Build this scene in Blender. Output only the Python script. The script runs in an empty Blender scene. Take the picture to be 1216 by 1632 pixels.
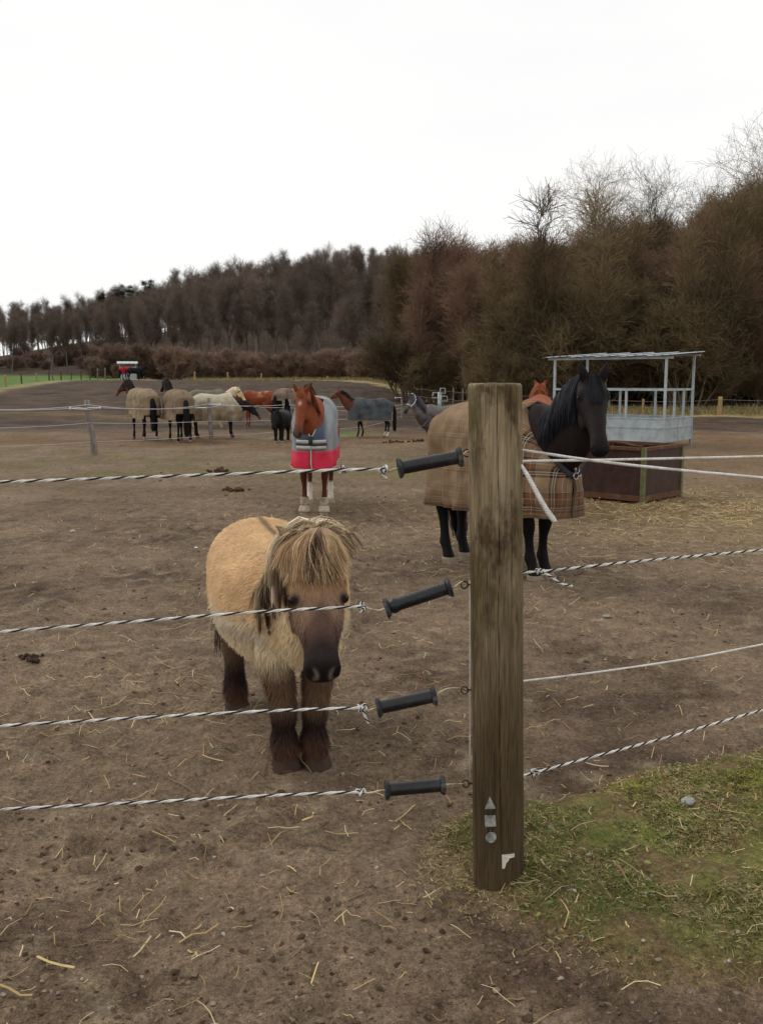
import bpy, math
import numpy as np
from mathutils import Vector, Matrix

# ------------------------------------------------------------------ camera, sky, sun, exposure
SC = bpy.context.scene
COL = SC.collection
CAM_H = 1.65
FPX = 1496.0                       # focal length in pixels of the 1216 x 1632 picture
PITCH = math.atan(210.0 / FPX)
cam_data = bpy.data.cameras.new("camera")
cam = bpy.data.objects.new("camera", cam_data)
COL.objects.link(cam)
cam_data.sensor_fit = 'VERTICAL'
cam_data.sensor_height = 36.0
cam_data.sensor_width = 36.0 * 1216 / 1632
cam_data.lens = 36.0 * FPX / 1632
cam_data.clip_start = 0.05
cam_data.clip_end = 3000
cam.location = (0, 0, CAM_H)
cam.rotation_euler = (math.pi / 2 - PITCH, 0, 0)
SC.camera = cam

SUN_EL, SUN_AZ = math.radians(48), math.radians(-60)
world = bpy.data.worlds.new("World")
SC.world = world
world.use_nodes = True
wn, wl = world.node_tree.nodes, world.node_tree.links
wn.clear()
w_out = wn.new('ShaderNodeOutputWorld')
w_bg = wn.new('ShaderNodeBackground')
w_sky = wn.new('ShaderNodeTexSky')
w_sky.sky_type = 'NISHITA'
w_sky.sun_disc = False
w_sky.sun_elevation = SUN_EL
w_sky.sun_rotation = SUN_AZ
w_bg.inputs['Strength'].default_value = 0.1
w_tc = wn.new('ShaderNodeTexCoord')
w_map = wn.new('ShaderNodeMapping')
w_map.inputs['Scale'].default_value = (1.0, 1.0, 3.2)
w_noise = wn.new('ShaderNodeTexNoise')
w_noise.inputs['Scale'].default_value = 1.6
w_noise.inputs['Detail'].default_value = 6
w_ramp = wn.new('ShaderNodeValToRGB')
w_ramp.color_ramp.elements[0].position = 0.36
w_ramp.color_ramp.elements[0].color = (0.88, 0.88, 0.88, 1)
w_ramp.color_ramp.elements[1].position = 0.60
w_ramp.color_ramp.elements[1].color = (0.97, 0.97, 0.97, 1)
w_mix = wn.new('ShaderNodeMix')
w_mix.data_type = 'RGBA'
w_mix.inputs['B'].default_value = (10.3, 10.25, 10.1, 1)
wl.new(w_tc.outputs['Generated'], w_map.inputs['Vector'])
wl.new(w_map.outputs['Vector'], w_noise.inputs['Vector'])
wl.new(w_noise.outputs['Fac'], w_ramp.inputs['Fac'])
wl.new(w_ramp.outputs['Color'], w_mix.inputs['Factor'])
wl.new(w_sky.outputs['Color'], w_mix.inputs['A'])
wl.new(w_mix.outputs['Result'], w_bg.inputs['Color'])
wl.new(w_bg.outputs['Background'], w_out.inputs['Surface'])

sun_data = bpy.data.lights.new("sun", 'SUN')
sun_data.energy = 0.9
sun_data.angle = math.radians(30)
sun_data.color = (1.0, 0.96, 0.9)
sun = bpy.data.objects.new("sun", sun_data)
COL.objects.link(sun)
sun.location = (0, 0, 60)
_sd = Vector((math.sin(SUN_AZ) * math.cos(SUN_EL), math.cos(SUN_AZ) * math.cos(SUN_EL), math.sin(SUN_EL)))
sun.rotation_euler = _sd.to_track_quat('Z', 'Y').to_euler()

SC.view_settings.view_transform = 'Standard'
SC.view_settings.look = 'None'
SC.view_settings.exposure = 0.0
SC.view_settings.gamma = 1.0

# ------------------------------------------------------------------ helpers
rng = np.random.default_rng(7)

def srgb(r, g, b):
    c = np.array([r, g, b], float) / 255.0
    return np.where(c <= 0.04045, c / 12.92, ((c + 0.055) / 1.055) ** 2.4)

def tag(o, label, cat, group=None):
    o["label"] = label
    o["category"] = cat
    if group:
        o["group"] = group
    return o

def empty(name, loc, rz, label, cat, group=None):
    o = bpy.data.objects.new(name, None)
    o.empty_display_size = 0.2
    COL.objects.link(o)
    o.location = loc
    o.rotation_euler = (0, 0, rz)
    return tag(o, label, cat, group)

def norm(v):
    v = np.asarray(v, float)
    return v / np.maximum(np.linalg.norm(v, axis=-1, keepdims=True), 1e-9)

_perm = np.random.default_rng(3).permutation(512)
_perm = np.concatenate([_perm, _perm, _perm])
_ga = np.random.default_rng(4).uniform(0, 2 * np.pi, 512)
_gx, _gy = np.cos(_ga), np.sin(_ga)

def perlin(x, y, seed=0):
    x = np.asarray(x, float); y = np.asarray(y, float)
    xi = np.floor(x).astype(int); yi = np.floor(y).astype(int)
    xf = x - xi; yf = y - yi
    u = xf * xf * xf * (xf * (xf * 6 - 15) + 10)
    v = yf * yf * yf * (yf * (yf * 6 - 15) + 10)
    def g(ix, iy, dx, dy):
        h = _perm[(_perm[(ix + seed * 37) & 511] + iy) & 511]
        return _gx[h] * dx + _gy[h] * dy
    a = g(xi, yi, xf, yf); b = g(xi + 1, yi, xf - 1, yf)
    c = g(xi, yi + 1, xf, yf - 1); d = g(xi + 1, yi + 1, xf - 1, yf - 1)
    return ((a * (1 - u) + b * u) * (1 - v) + (c * (1 - u) + d * u) * v) * 1.5

def smooth(a, b, x):
    t = np.clip((x - a) / (b - a), 0, 1)
    return t * t * (3 - 2 * t)

class MB:
    """collects quads / triangles of one mesh"""
    def __init__(self):
        self.v, self.f, self.m, self.c, self.n = [], [], [], [], 0
    def add(self, v, f, mi=0, col=None):
        v = np.asarray(v, float).reshape(-1, 3)
        f = np.asarray(f, int)
        if f.shape[1] == 3:
            f = np.concatenate([f, -np.ones((len(f), 1), int)], 1)
        g = f + self.n
        g[f < 0] = -1
        self.v.append(v); self.f.append(g)
        self.m.append(np.full(len(f), mi))
        if col is None:
            col = np.ones((len(v), 3))
        col = np.asarray(col, float)
        if col.ndim == 1:
            col = np.tile(col, (len(v), 1))
        self.c.append(col)
        self.n += len(v)
        return self
    def mesh(self, name, mats, smooth_shade=True, colors=False):
        v = np.concatenate(self.v); f = np.concatenate(self.f); m = np.concatenate(self.m)
        k = np.where(f[:, 3] < 0, 3, 4)
        me = bpy.data.meshes.new(name)
        me.vertices.add(len(v)); me.vertices.foreach_set('co', v.astype(np.float32).ravel())
        idx = f.ravel(); idx = idx[idx >= 0]
        me.loops.add(len(idx)); me.loops.foreach_set('vertex_index', idx.astype(np.int32))
        st = np.concatenate([[0], np.cumsum(k)[:-1]])
        me.polygons.add(len(f)); me.polygons.foreach_set('loop_start', st.astype(np.int32))
        me.polygons.foreach_set('loop_total', k.astype(np.int32))
        me.polygons.foreach_set('material_index', m.astype(np.int32))
        me.polygons.foreach_set('use_smooth', np.full(len(f), smooth_shade))
        if colors:
            set_color(me, np.concatenate(self.c))
        for mt in (mats if isinstance(mats, (list, tuple)) else [mats]):
            me.materials.append(mt)
        me.update(calc_edges=True); me.validate()
        return me
    def build(self, name, mats, parent=None, smooth_shade=True, colors=False):
        o = bpy.data.objects.new(name, self.mesh(name, mats, smooth_shade, colors))
        COL.objects.link(o)
        if parent is not None:
            o.parent = parent
        return o

def set_color(me, col):
    a = me.color_attributes.new('Col', 'FLOAT_COLOR', 'POINT')
    c4 = np.ones((len(me.vertices), 4), np.float32)
    c4[:, :3] = col
    a.data.foreach_set('color', c4.ravel())

def catmull(A, m):
    A = np.asarray(A, float)
    n = len(A)
    t = np.linspace(0, n - 1, m)
    i = np.clip(np.floor(t).astype(int), 0, n - 2)
    f = (t - i)[:, None] if A.ndim > 1 else (t - i)
    p0 = A[np.clip(i - 1, 0, n - 1)]; p1 = A[i]; p2 = A[i + 1]; p3 = A[np.clip(i + 2, 0, n - 1)]
    return 0.5 * (2 * p1 + (p2 - p0) * f + (2 * p0 - 5 * p1 + 4 * p2 - p3) * f ** 2 + (3 * p1 - p0 - 3 * p2 + p3) * f ** 3)

def grid_faces(m, n, closed):
    i = np.arange(m - 1)[:, None]
    j = np.arange(n if closed else n - 1)[None, :]
    a = i * n + j; b = i * n + (j + 1) % n
    return np.stack([a, b, b + n, a + n], -1).reshape(-1, 4)

def loft(C, S, U, rs, ru, n=20, p=2.0):
    m = len(C)
    th = np.linspace(0, 2 * np.pi, n, endpoint=False)
    cx = np.sign(np.cos(th)) * np.abs(np.cos(th)) ** (2 / p)
    sx = np.sign(np.sin(th)) * np.abs(np.sin(th)) ** (2 / p)
    V = C[:, None] + S[:, None] * (np.asarray(rs)[:, None] * cx)[..., None] + U[:, None] * (np.asarray(ru)[:, None] * sx)[..., None]
    V = V.reshape(-1, 3)
    F = grid_faces(m, n, True)
    V = np.concatenate([V, C[:1], C[-1:]])
    j = np.arange(n); a = m * n
    F = np.concatenate([F, np.stack([np.full(n, a), (j + 1) % n, j, -np.ones(n, int)], -1),
                        np.stack([np.full(n, a + 1), (m - 1) * n + j, (m - 1) * n + (j + 1) % n, -np.ones(n, int)], -1)])
    return V, F

def frames(P, ref=(0, 0, 1)):
    P = np.asarray(P, float)
    T = norm(np.gradient(P, axis=0))
    ref = np.asarray(ref, float)
    S = np.zeros_like(T)
    r = ref - T[0] * (T[0] @ ref)
    if np.linalg.norm(r) < 1e-3:
        ref = np.array([1.0, 0.2, 0]); r = ref - T[0] * (T[0] @ ref)
    u = r / np.linalg.norm(r)
    U = np.zeros_like(T)
    for k in range(len(P)):
        u = u - T[k] * (T[k] @ u)
        u = u / max(np.linalg.norm(u), 1e-9)
        U[k] = u
    return T, np.cross(T, U), U

def tube(P, r, n=8, ref=(0, 0, 1)):
    P = np.asarray(P, float)
    r = np.broadcast_to(np.asarray(r, float), (len(P),))
    T, S, U = frames(P, ref)
    return loft(P, S, U, r, r, n)

def box(c, s, rot=None):
    c = np.asarray(c, float); s = np.asarray(s, float) / 2
    v = np.array([[x, y, z] for x in (-1, 1) for y in (-1, 1) for z in (-1, 1)], float) * s
    if rot is not None:
        v = v @ np.asarray(rot).T
    f = [[0, 1, 3, 2], [4, 6, 7, 5], [0, 4, 5, 1], [2, 3, 7, 6], [0, 2, 6, 4], [1, 5, 7, 3]]
    return v + c, np.array(f)

def bar(a, b, w, h, up=(0, 0, 1)):
    a = np.asarray(a, float); b = np.asarray(b, float)
    d = norm(b - a); u = np.asarray(up, float)
    s = np.cross(d, u)
    if np.linalg.norm(s) < 1e-4:
        s = np.cross(d, (1, 0, 0))
    s = norm(s); u = np.cross(s, d)
    R = np.stack([d, s, u], 1)
    return box((a + b) / 2, (np.linalg.norm(b - a), w, h), R)

def ribbons(P, W, N, col):
    """P (n,K,3) strands, W (n,K) half widths, N (n,3) facing, col (n,K,3)"""
    n, K, _ = P.shape
    T = norm(np.gradient(P, axis=1))
    S = norm(np.cross(T, N[:, None, :]))
    A = P - S * W[..., None]; B = P + S * W[..., None]
    V = np.stack([A, B], 2).reshape(-1, 3)
    C = np.repeat(col, 2, axis=1).reshape(-1, 3)
    base = (np.arange(n) * 2 * K)[:, None] + 2 * np.arange(K - 1)[None, :]
    F = np.stack([base, base + 1, base + 3, base + 2], -1).reshape(-1, 4)
    return V, F, C

def ray(px, py):
    r = (px - 608) / FPX; u = (816 - py) / FPX
    c, s = math.cos(PITCH), math.sin(PITCH)
    return np.array([r, c + s * u, -s + c * u])

def P(px, py, y):
    d = ray(px, py)
    return np.array([0, 0, CAM_H]) + d * (y / d[1])

# ------------------------------------------------------------------ materials
def new_mat(name):
    m = bpy.data.materials.new(name)
    m.use_nodes = True
    nt = m.node_tree
    return m, nt.nodes, nt.links, nt.nodes['Principled BSDF']

def mat(name, color, rough=0.7, metal=0.0, var=0.25, scale=8.0, bump=0.0, attr=False, dark=None, dscale=3.0, dlo=0.45, dhi=0.65, spec=0.3, obj_rand=0.0, stretch=None, bscale=None):
    m, N, L, B = new_mat(name)
    B.inputs['Roughness'].default_value = rough
    B.inputs['Metallic'].default_value = metal
    B.inputs['Specular IOR Level'].default_value = spec
    tc = N.new('ShaderNodeTexCoord')
    vec = tc.outputs['Object']
    if stretch is not None:
        mp = N.new('ShaderNodeMapping'); mp.inputs['Scale'].default_value = stretch
        L.new(vec, mp.inputs['Vector']); vec = mp.outputs['Vector']
    nz = N.new('ShaderNodeTexNoise'); nz.inputs['Scale'].default_value = scale; nz.inputs['Detail'].default_value = 6
    L.new(vec, nz.inputs['Vector'])
    mr = N.new('ShaderNodeMapRange')
    mr.inputs['From Min'].default_value = 0.25; mr.inputs['From Max'].default_value = 0.75
    mr.inputs['To Min'].default_value = 1 - var; mr.inputs['To Max'].default_value = 1 + var
    L.new(nz.outputs['Fac'], mr.inputs['Value'])
    if attr:
        at = N.new('ShaderNodeAttribute'); at.attribute_name = 'Col'
        src = at.outputs['Color']
    else:
        rgb = N.new('ShaderNodeRGB'); rgb.outputs[0].default_value = (*color, 1)
        src = rgb.outputs[0]
    if dark is not None:
        n2 = N.new('ShaderNodeTexNoise'); n2.inputs['Scale'].default_value = dscale; n2.inputs['Detail'].default_value = 8
        n2.inputs['Roughness'].default_value = 0.65
        L.new(vec, n2.inputs['Vector'])
        m2 = N.new('ShaderNodeMapRange'); m2.inputs['From Min'].default_value = dlo; m2.inputs['From Max'].default_value = dhi
        L.new(n2.outputs['Fac'], m2.inputs['Value'])
        mx = N.new('ShaderNodeMix'); mx.data_type = 'RGBA'
        L.new(m2.outputs['Result'], mx.inputs['Factor']); L.new(src, mx.inputs['A'])
        mx.inputs['B'].default_value = (*dark, 1)
        src = mx.outputs['Result']
    mul = N.new('ShaderNodeMix'); mul.data_type = 'RGBA'; mul.blend_type = 'MULTIPLY'; mul.inputs['Factor'].default_value = 1
    L.new(src, mul.inputs['A']); L.new(mr.outputs['Result'], mul.inputs['B'])
    src = mul.outputs['Result']
    if obj_rand > 0:
        oi = N.new('ShaderNodeObjectInfo')
        hs = N.new('ShaderNodeHueSaturation')
        r1 = N.new('ShaderNodeMapRange'); r1.inputs['To Min'].default_value = 1 - obj_rand; r1.inputs['To Max'].default_value = 1 + obj_rand
        L.new(oi.outputs['Random'], r1.inputs['Value']); L.new(r1.outputs['Result'], hs.inputs['Value'])
        L.new(src, hs.inputs['Color']); src = hs.outputs['Color']
    L.new(src, B.inputs['Base Color'])
    if bump > 0:
        b = N.new('ShaderNodeBump'); b.inputs['Distance'].default_value = bump; b.inputs['Strength'].default_value = 0.8
        nb = nz
        if bscale:
            nb = N.new('ShaderNodeTexNoise'); nb.inputs['Scale'].default_value = bscale; nb.inputs['Detail'].default_value = 5
            L.new(vec, nb.inputs['Vector'])
        L.new(nb.outputs['Fac'], b.inputs['Height']); L.new(b.outputs['Normal'], B.inputs['Normal'])
    return m

M_COAT = mat('coat', (1, 1, 1), rough=0.6, var=0.22, scale=14, attr=True, spec=0.14, bump=0.004, bscale=60)
M_HAIR = mat('hair', (1, 1, 1), rough=0.65, var=0.12, scale=30, attr=True, spec=0.15)
M_CLOTH = mat('rug_cloth', (1, 1, 1), rough=0.9, var=0.22, scale=5, attr=True, spec=0.1, bump=0.012, bscale=9)
M_HOOF = mat('hoof', srgb(120, 104, 88), rough=0.7, var=0.35, scale=18)
M_HOOF_DARK = mat('hoof_muddy', srgb(60, 44, 33), rough=0.8, var=0.4, scale=18, bump=0.004)
M_EYE = mat('eye', srgb(14, 10, 9), rough=0.12, var=0.1, spec=0.5)
M_GALV = mat('galvanised', srgb(176, 186, 190), rough=0.42, metal=0.35, var=0.10, scale=3, dark=srgb(154, 162, 166), dscale=5)
M_PLASTIC = mat('black_plastic', srgb(22, 23, 27), rough=0.36, var=0.3, scale=30, spec=0.4, dark=srgb(58, 56, 54), dscale=22, dlo=0.56, dhi=0.8, bump=.0006, bscale=120)
M_FLANGE = mat('dusty_plastic', srgb(40, 42, 45), rough=0.7, var=0.35, scale=40, spec=0.3, dark=srgb(112, 110, 104), dscale=34, dlo=0.5, dhi=0.75)
M_WIRE = mat('zinc_wire', srgb(206, 196, 168), rough=0.4, metal=0.25, var=0.25, scale=60, dark=srgb(120, 92, 60), dscale=40)
M_IRON = mat('dark_iron', srgb(60, 52, 46), rough=0.6, metal=0.5, var=0.3, scale=60)
M_ROPE = mat('rope_white', srgb(214, 212, 206), rough=0.85, var=0.2, scale=60, spec=0.1, dark=srgb(150, 142, 130), dscale=9, dlo=0.5, dhi=0.8)
M_ROPE_BLACK = mat('rope_black', srgb(44, 42, 48), rough=0.85, var=0.25, scale=60, spec=0.1)
M_WHITE = mat('white_plastic', srgb(225, 226, 226), rough=0.5, var=0.06)
# ------------------------------------------------------------------ terrain
MOUND = np.array([(.16, 3.22), (.30, 2.82), (.48, 2.55), (.68, 2.32), (1.15, 2.36), (2.5, 2.5), (3.0, 4.6), (1.85, 4.12), (1.10, 3.80), (.64, 3.46), (.30, 3.42)])
FIELD = np.array([(-60, 34), (-21.5, 40), (-27.2, 67), (-32, 101), (-22.6, 109), (-14.6, 105), (-4.3, 95), (1.2, 76), (3.3, 52), (6.5, 45), (14, 42.5), (40, 41), (60, -40), (-60, -40)])

def poly_sd(x, y, poly):
    d = np.full(x.shape, 1e9); inside = np.zeros(x.shape, bool)
    n = len(poly)
    for i in range(n):
        a = poly[i]; b = poly[(i + 1) % n]
        e = b - a
        t = np.clip(((x - a[0]) * e[0] + (y - a[1]) * e[1]) / (e @ e), 0, 1)
        d = np.minimum(d, np.hypot(x - a[0] - t * e[0], y - a[1] - t * e[1]))
        c = ((a[1] <= y) & (b[1] > y)) | ((b[1] <= y) & (a[1] > y))
        with np.errstate(divide='ignore', invalid='ignore'):
            xi = a[0] + (y - a[1]) / (b[1] - a[1]) * e[0]
        inside ^= c & (x < xi)
    return np.where(inside, -d, d)

def right_wood(x, y):
    return smooth(2.0, 12.0, x - 0.03 * (y - 50)) 

def H(x, y):
    x = np.asarray(x, float); y = np.asarray(y, float)
    yy = np.maximum(y, 1.0)
    a = x / yy
    left = 1 - smooth(-0.02, 0.09, a)
    h = 1.62 * smooth(33, 102, y) * left
    h = h + 1.4 * smooth(100, 165, y) * (1 - smooth(-0.33, -0.2, a))
    fac = np.interp(a, [-0.6, -0.41, -0.23, -0.07, 0.02, 0.5], [0.16, 0.26, 0.68, 1.16, 1.30, 1.3])
    h = h + 0.135 * fac * np.clip(y - 132, 0, 150) * (1 - 0.0 * x)
    rw = right_wood(x, y)
    h = h + rw * (0.11 * np.clip(y - 49, 0, 70) + 0.05 * np.clip(x - 12, 0, 60) * smooth(46, 60, y))
    near = (y < 6) & (y > 1.5) & (x > -1) & (x < 4)
    if np.any(near):
        sd = poly_sd(x, y, MOUND)
        h = h + np.where(near, 0.055 * smooth(0.06, -0.22, sd) + 0.02 * smooth(0.0, -0.08, sd), 0)
    return h

def hoofprints(x, y):
    """shallow round prints trodden into the mud, one per cell of a hashed grid"""
    out = np.zeros(np.shape(x))
    for cell, sd, dep, rad in ((.42, 11, .020, .060), (.31, 57, .013, .045), (.23, 91, .007, .035)):
        xi = np.floor(x / cell).astype(int); yi = np.floor(y / cell).astype(int)
        h = _perm[(_perm[(xi + sd) & 511] + yi) & 511]
        on = h > 190
        cx = (xi + .3 + .4 * (h / 512.0)) * cell; cy = (yi + .3 + .4 * (_perm[h] / 512.0)) * cell
        d = np.hypot(x - cx, (y - cy) * (1 + .3 * (_perm[(h + 9) & 511] / 512.0))) / rad
        out = out + on * dep * (-np.exp(-d ** 4) + .5 * np.exp(-((d - 1.3) / .25) ** 2))
    return out * (1 - smooth(14, 24, y))

def micro(x, y):
    x = np.asarray(x, float); y = np.asarray(y, float)
    dist = np.hypot(x, y)
    m = 0.022 * perlin(x * 0.9, y * 0.9, 1) + 0.019 * perlin(x * 2.3, y * 2.3, 2)
    m = m + 0.019 * np.abs(perlin(x * 5.1, y * 5.1, 3)) + 0.012 * perlin(x * 11, y * 11, 4)
    m = m + np.where(dist < 14, 0.007 * perlin(x * 26, y * 26, 5) + 0.0022 * perlin(x * 55, y * 55, 6), 0)
    m = m + smooth(20, 45, y) * (0.07 * perlin(x * 0.5, y * 0.5, 7) + 0.05 * perlin(x * 1.3, y * 1.3, 8))
    return m - 0.01 + hoofprints(x, y)

def G(px, py):
    """ground point under a pixel"""
    d = ray(px, py)
    t = np.concatenate([np.arange(1, 40, 0.01), np.arange(40, 400, 0.1)])
    p = np.array([0, 0, CAM_H]) + d[None] * t[:, None]
    below = p[:, 2] < H(p[:, 0], p[:, 1])
    i = int(np.argmax(below)) if below.any() else len(t) - 1
    q = p[i]
    return np.array([q[0], q[1], float(H(q[0:1], q[1:2])[0])])

def build_ground():
    def axis(lo, hi, fine_lo, fine_hi, d0, g):
        mid = np.arange(fine_lo, fine_hi, d0)
        out = [mid]
        r = [mid[-1]]; d = d0
        while r[-1] < hi:
            d = d * g; r.append(r[-1] + d)
        l = [mid[0]]; d = d0
        while l[-1] > lo:
            d = d * g; l.append(l[-1] - d)
        return np.concatenate([l[:0:-1], mid, r[1:]])
    xs = axis(-520, 520, -2.2, 2.4, 0.02, 1.032)
    ys = [-60, -30, -15, -8, -4, -2, -1, -0.3, 0.2, 0.6, 0.9, 1.2, 1.4]
    while ys[-1] < 620:
        y = ys[-1]
        ys.append(y + max(0.018, 0.0072 * y))
    ys = np.array(ys)
    X, Y = np.meshgrid(xs, ys)
    x = X.ravel(); y = Y.ravel()
    fade = 1 - smooth(110, 160, y)
    z = H(x, y) + micro(x, y) * fade
    # colour of the soil, grass and litter themselves
    mud = srgb(117, 99, 80); mud2 = srgb(84, 68, 54); pale = srgb(142, 126, 103)
    n1 = perlin(x * 0.45, y * 0.45, 11)[:, None]; n2 = perlin(x * 1.7, y * 1.7, 12)[:, None]; n3 = perlin(x * 6, y * 6, 13)[:, None]
    c = mud + (mud2 - mud) * np.clip(0.32 + 0.8 * n1 + 0.8 * n2, 0, 1)
    c = c + (pale - c) * np.clip(0.9 * n3 * smooth(-0.2, 0.5, n2) + 0.05, 0, 0.55)
    yv = y[:, None]; xv = x[:, None]
    def blend(c, col, w):
        return c + (np.asarray(col) - c) * np.clip(w, 0, 1)
    # trampled dry grass in the middle distance
    c = blend(c, srgb(104, 88, 66), smooth(9.5, 14, yv) * (1 - smooth(19, 24, yv)) * (0.45 + 0.8 * n1))
    c = blend(c, srgb(108, 104, 56), smooth(14.5, 17, yv) * (1 - smooth(21, 24, yv)) * (0.10 + 0.7 * n2 + 0.4 * n1) * (1 - smooth(0, 4, xv)))
    c = blend(c, srgb(106, 80, 52), smooth(21, 24, yv) * (1 - smooth(28, 31, yv)) * (0.45 + 0.6 * n1))
    # green tuft patch at the far fence
    c = blend(c, srgb(92, 112, 44), np.exp(-(((xv + 1.5) / 1.1) ** 2 + ((yv - 30) / 1.6) ** 2)) * (0.9 + 0.8 * n2))
    # dark churned field
    c = blend(c, srgb(70, 55, 43), smooth(28, 34, yv) * (0.9 + 0.3 * n2))
    c = blend(c, srgb(46, 36, 29), smooth(28, 34, yv) * np.clip(0.2 + 0.9 * n1, 0, 1))
    c = blend(c, srgb(108, 92, 58), np.exp(-((yv - 40 - 4 * np.sin(xv * 0.3)) / 1.6) ** 2) * (xv < -6) * 0.6)
    # straw litter round the feeder and crate
    c = blend(c, srgb(140, 120, 84), np.exp(-(((xv - 4.2) / 2.6) ** 2 + ((yv - 12.2) / 2.6) ** 2)) * (0.62 + 0.5 * n2))
    c = blend(c, srgb(112, 88, 60), np.exp(-(((xv - 8.5) / 4.5) ** 2 + ((yv - 20) / 6) ** 2)) * 0.6)
    # outside of the field
    sd = poly_sd(x, y, FIELD)[:, None]
    a = xv / np.maximum(yv, 1)
    out = smooth(-0.6, 0.8, sd + n1 * 0.8)
    strip = srgb(150, 136, 96) * (0.9 + 0.2 * n2)
    c = blend(c, strip, out * (yv > 30))
    green = srgb(88, 112, 50) * (0.92 + 0.25 * n1)
    c = blend(c, green, smooth(0.3, 2.6, sd + n1) * (1 - smooth(-0.275, -0.262, a)) * (yv > 30) * (1 - smooth(134, 140, yv)))
    litter = srgb(66, 52, 40) * (0.8 + 0.4 * n1)
    c = blend(c, litter, smooth(128, 136, yv) + right_wood(xv, yv) * smooth(46, 52, yv))
    # mound under the grass
    near = (y < 6) & (y > 1.5)
    sdm = np.where(near, poly_sd(x, y, MOUND), 1.0)[:, None]
    c = blend(c, srgb(104, 88, 56), smooth(0.04, -0.08, sdm) * 0.8)
    c = blend(c, srgb(100, 104, 48), smooth(-0.03, -0.2, sdm) * (0.45 + 0.9 * n3))
    # darker streak in front of the mound
    c = blend(c, srgb(76, 60, 48), np.exp(-((sdm - 0.09) / 0.08) ** 2) * (yv < 2.75) * 0.7)
    c = np.clip(c, 0.004, 1)
    mb = MB()
    mb.add(np.stack([x, y, z], 1), grid_faces(len(ys), len(xs), False), 0, c)
    m, N, L, B = new_mat('soil')
    B.inputs['Roughness'].default_value = 0.92
    B.inputs['Specular IOR Level'].default_value = 0.18
    at = N.new('ShaderNodeAttribute'); at.attribute_name = 'Col'
    tc = N.new('ShaderNodeTexCoord')
    prev = at.outputs['Color']
    hs = []
    for sc, lo, hi, det in ((1.3, 0.82, 1.18, 4), (9, 0.68, 1.32, 6), (48, 0.55, 1.5, 6), (170, 0.62, 1.42, 3)):
        nz = N.new('ShaderNodeTexNoise'); nz.inputs['Scale'].default_value = sc; nz.inputs['Detail'].default_value = det
        nz.inputs['Roughness'].default_value = 0.62
        L.new(tc.outputs['Object'], nz.inputs['Vector'])
        mr = N.new('ShaderNodeMapRange'); mr.inputs['From Min'].default_value = 0.3; mr.inputs['From Max'].default_value = 0.7
        mr.inputs['To Min'].default_value = lo; mr.inputs['To Max'].default_value = hi
        L.new(nz.outputs['Fac'], mr.inputs['Value'])
        mx = N.new('ShaderNodeMix'); mx.data_type = 'RGBA'; mx.blend_type = 'MULTIPLY'; mx.inputs['Factor'].default_value = 1
        L.new(prev, mx.inputs['A']); L.new(mr.outputs['Result'], mx.inputs['B'])
        prev = mx.outputs['Result']; hs.append(nz)
    # pale dried crumbs
    vo = N.new('ShaderNodeTexNoise'); vo.inputs['Scale'].default_value = 75; vo.inputs['Detail'].default_value = 2
    L.new(tc.outputs['Object'], vo.inputs['Vector'])
    mr = N.new('ShaderNodeMapRange'); mr.inputs['From Min'].default_value = 0.64; mr.inputs['From Max'].default_value = 0.74
    L.new(vo.outputs['Fac'], mr.inputs['Value'])
    mx = N.new('ShaderNodeMix'); mx.data_type = 'RGBA'
    L.new(mr.outputs['Result'], mx.inputs['Factor']); L.new(prev, mx.inputs['A']); mx.inputs['B'].default_value = (*srgb(138, 124, 108), 1)
    L.new(mx.outputs['Result'], B.inputs['Base Color'])
    nrm = None
    for nz, dist in ((hs[1], 0.03), (hs[2], 0.014), (hs[3], 0.005)):
        b = N.new('ShaderNodeBump'); b.inputs['Distance'].default_value = dist; b.inputs['Strength'].default_value = 0.9
        L.new(nz.outputs['Fac'], b.inputs['Height'])
        if nrm is not None:
            L.new(nrm, b.inputs['Normal'])
        nrm = b.outputs['Normal']
    L.new(nrm, B.inputs['Normal'])
    g = mb.build('ground', m, colors=True)
    g["kind"] = "structure"
    return g

build_ground()

def ground_z(x, y):
    return H(x, y) + micro(x, y)

# ------------------------------------------------------------------ trees
def branch_children(r, Pp, Rp, n, t0, t1, ang, L0, L1, K, up, wob, rtip, rk=0.6, lenfade=0.4):
    N, Kp, _ = Pp.shape
    idx = np.repeat(np.arange(N), n)
    t = r.uniform(t0, t1, len(idx))
    f = t * (Kp - 1); i = np.clip(f.astype(int), 0, Kp - 2); f = f - i
    p = Pp[idx, i] * (1 - f)[:, None] + Pp[idx, i + 1] * f[:, None]
    tn = norm(Pp[idx, i + 1] - Pp[idx, i])
    rad = (Rp[idx, i] * (1 - f) + Rp[idx, i + 1] * f) * rk
    pr = r.normal(size=(len(idx), 3)); pr = norm(pr - tn * np.sum(pr * tn, 1, keepdims=True))
    a = ang * r.uniform(0.6, 1.35, len(idx))[:, None]
    d = norm(np.cos(a) * tn + np.sin(a) * pr + np.array([0, 0, up]))
    L = r.uniform(L0, L1, len(idx)) * (1 - lenfade * t)
    P2 = np.zeros((len(idx), K, 3)); P2[:, 0] = p
    for k in range(1, K):
        d = norm(d + r.normal(size=d.shape) * wob + np.array([0, 0, up * 0.4]))
        P2[:, k] = P2[:, k - 1] + d * (L / (K - 1))[:, None]
    w = np.linspace(0, 1, K)[None]
    R2 = np.maximum(rad, rtip)[:, None] * (1 - w) + rtip * w
    return P2, R2

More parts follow.
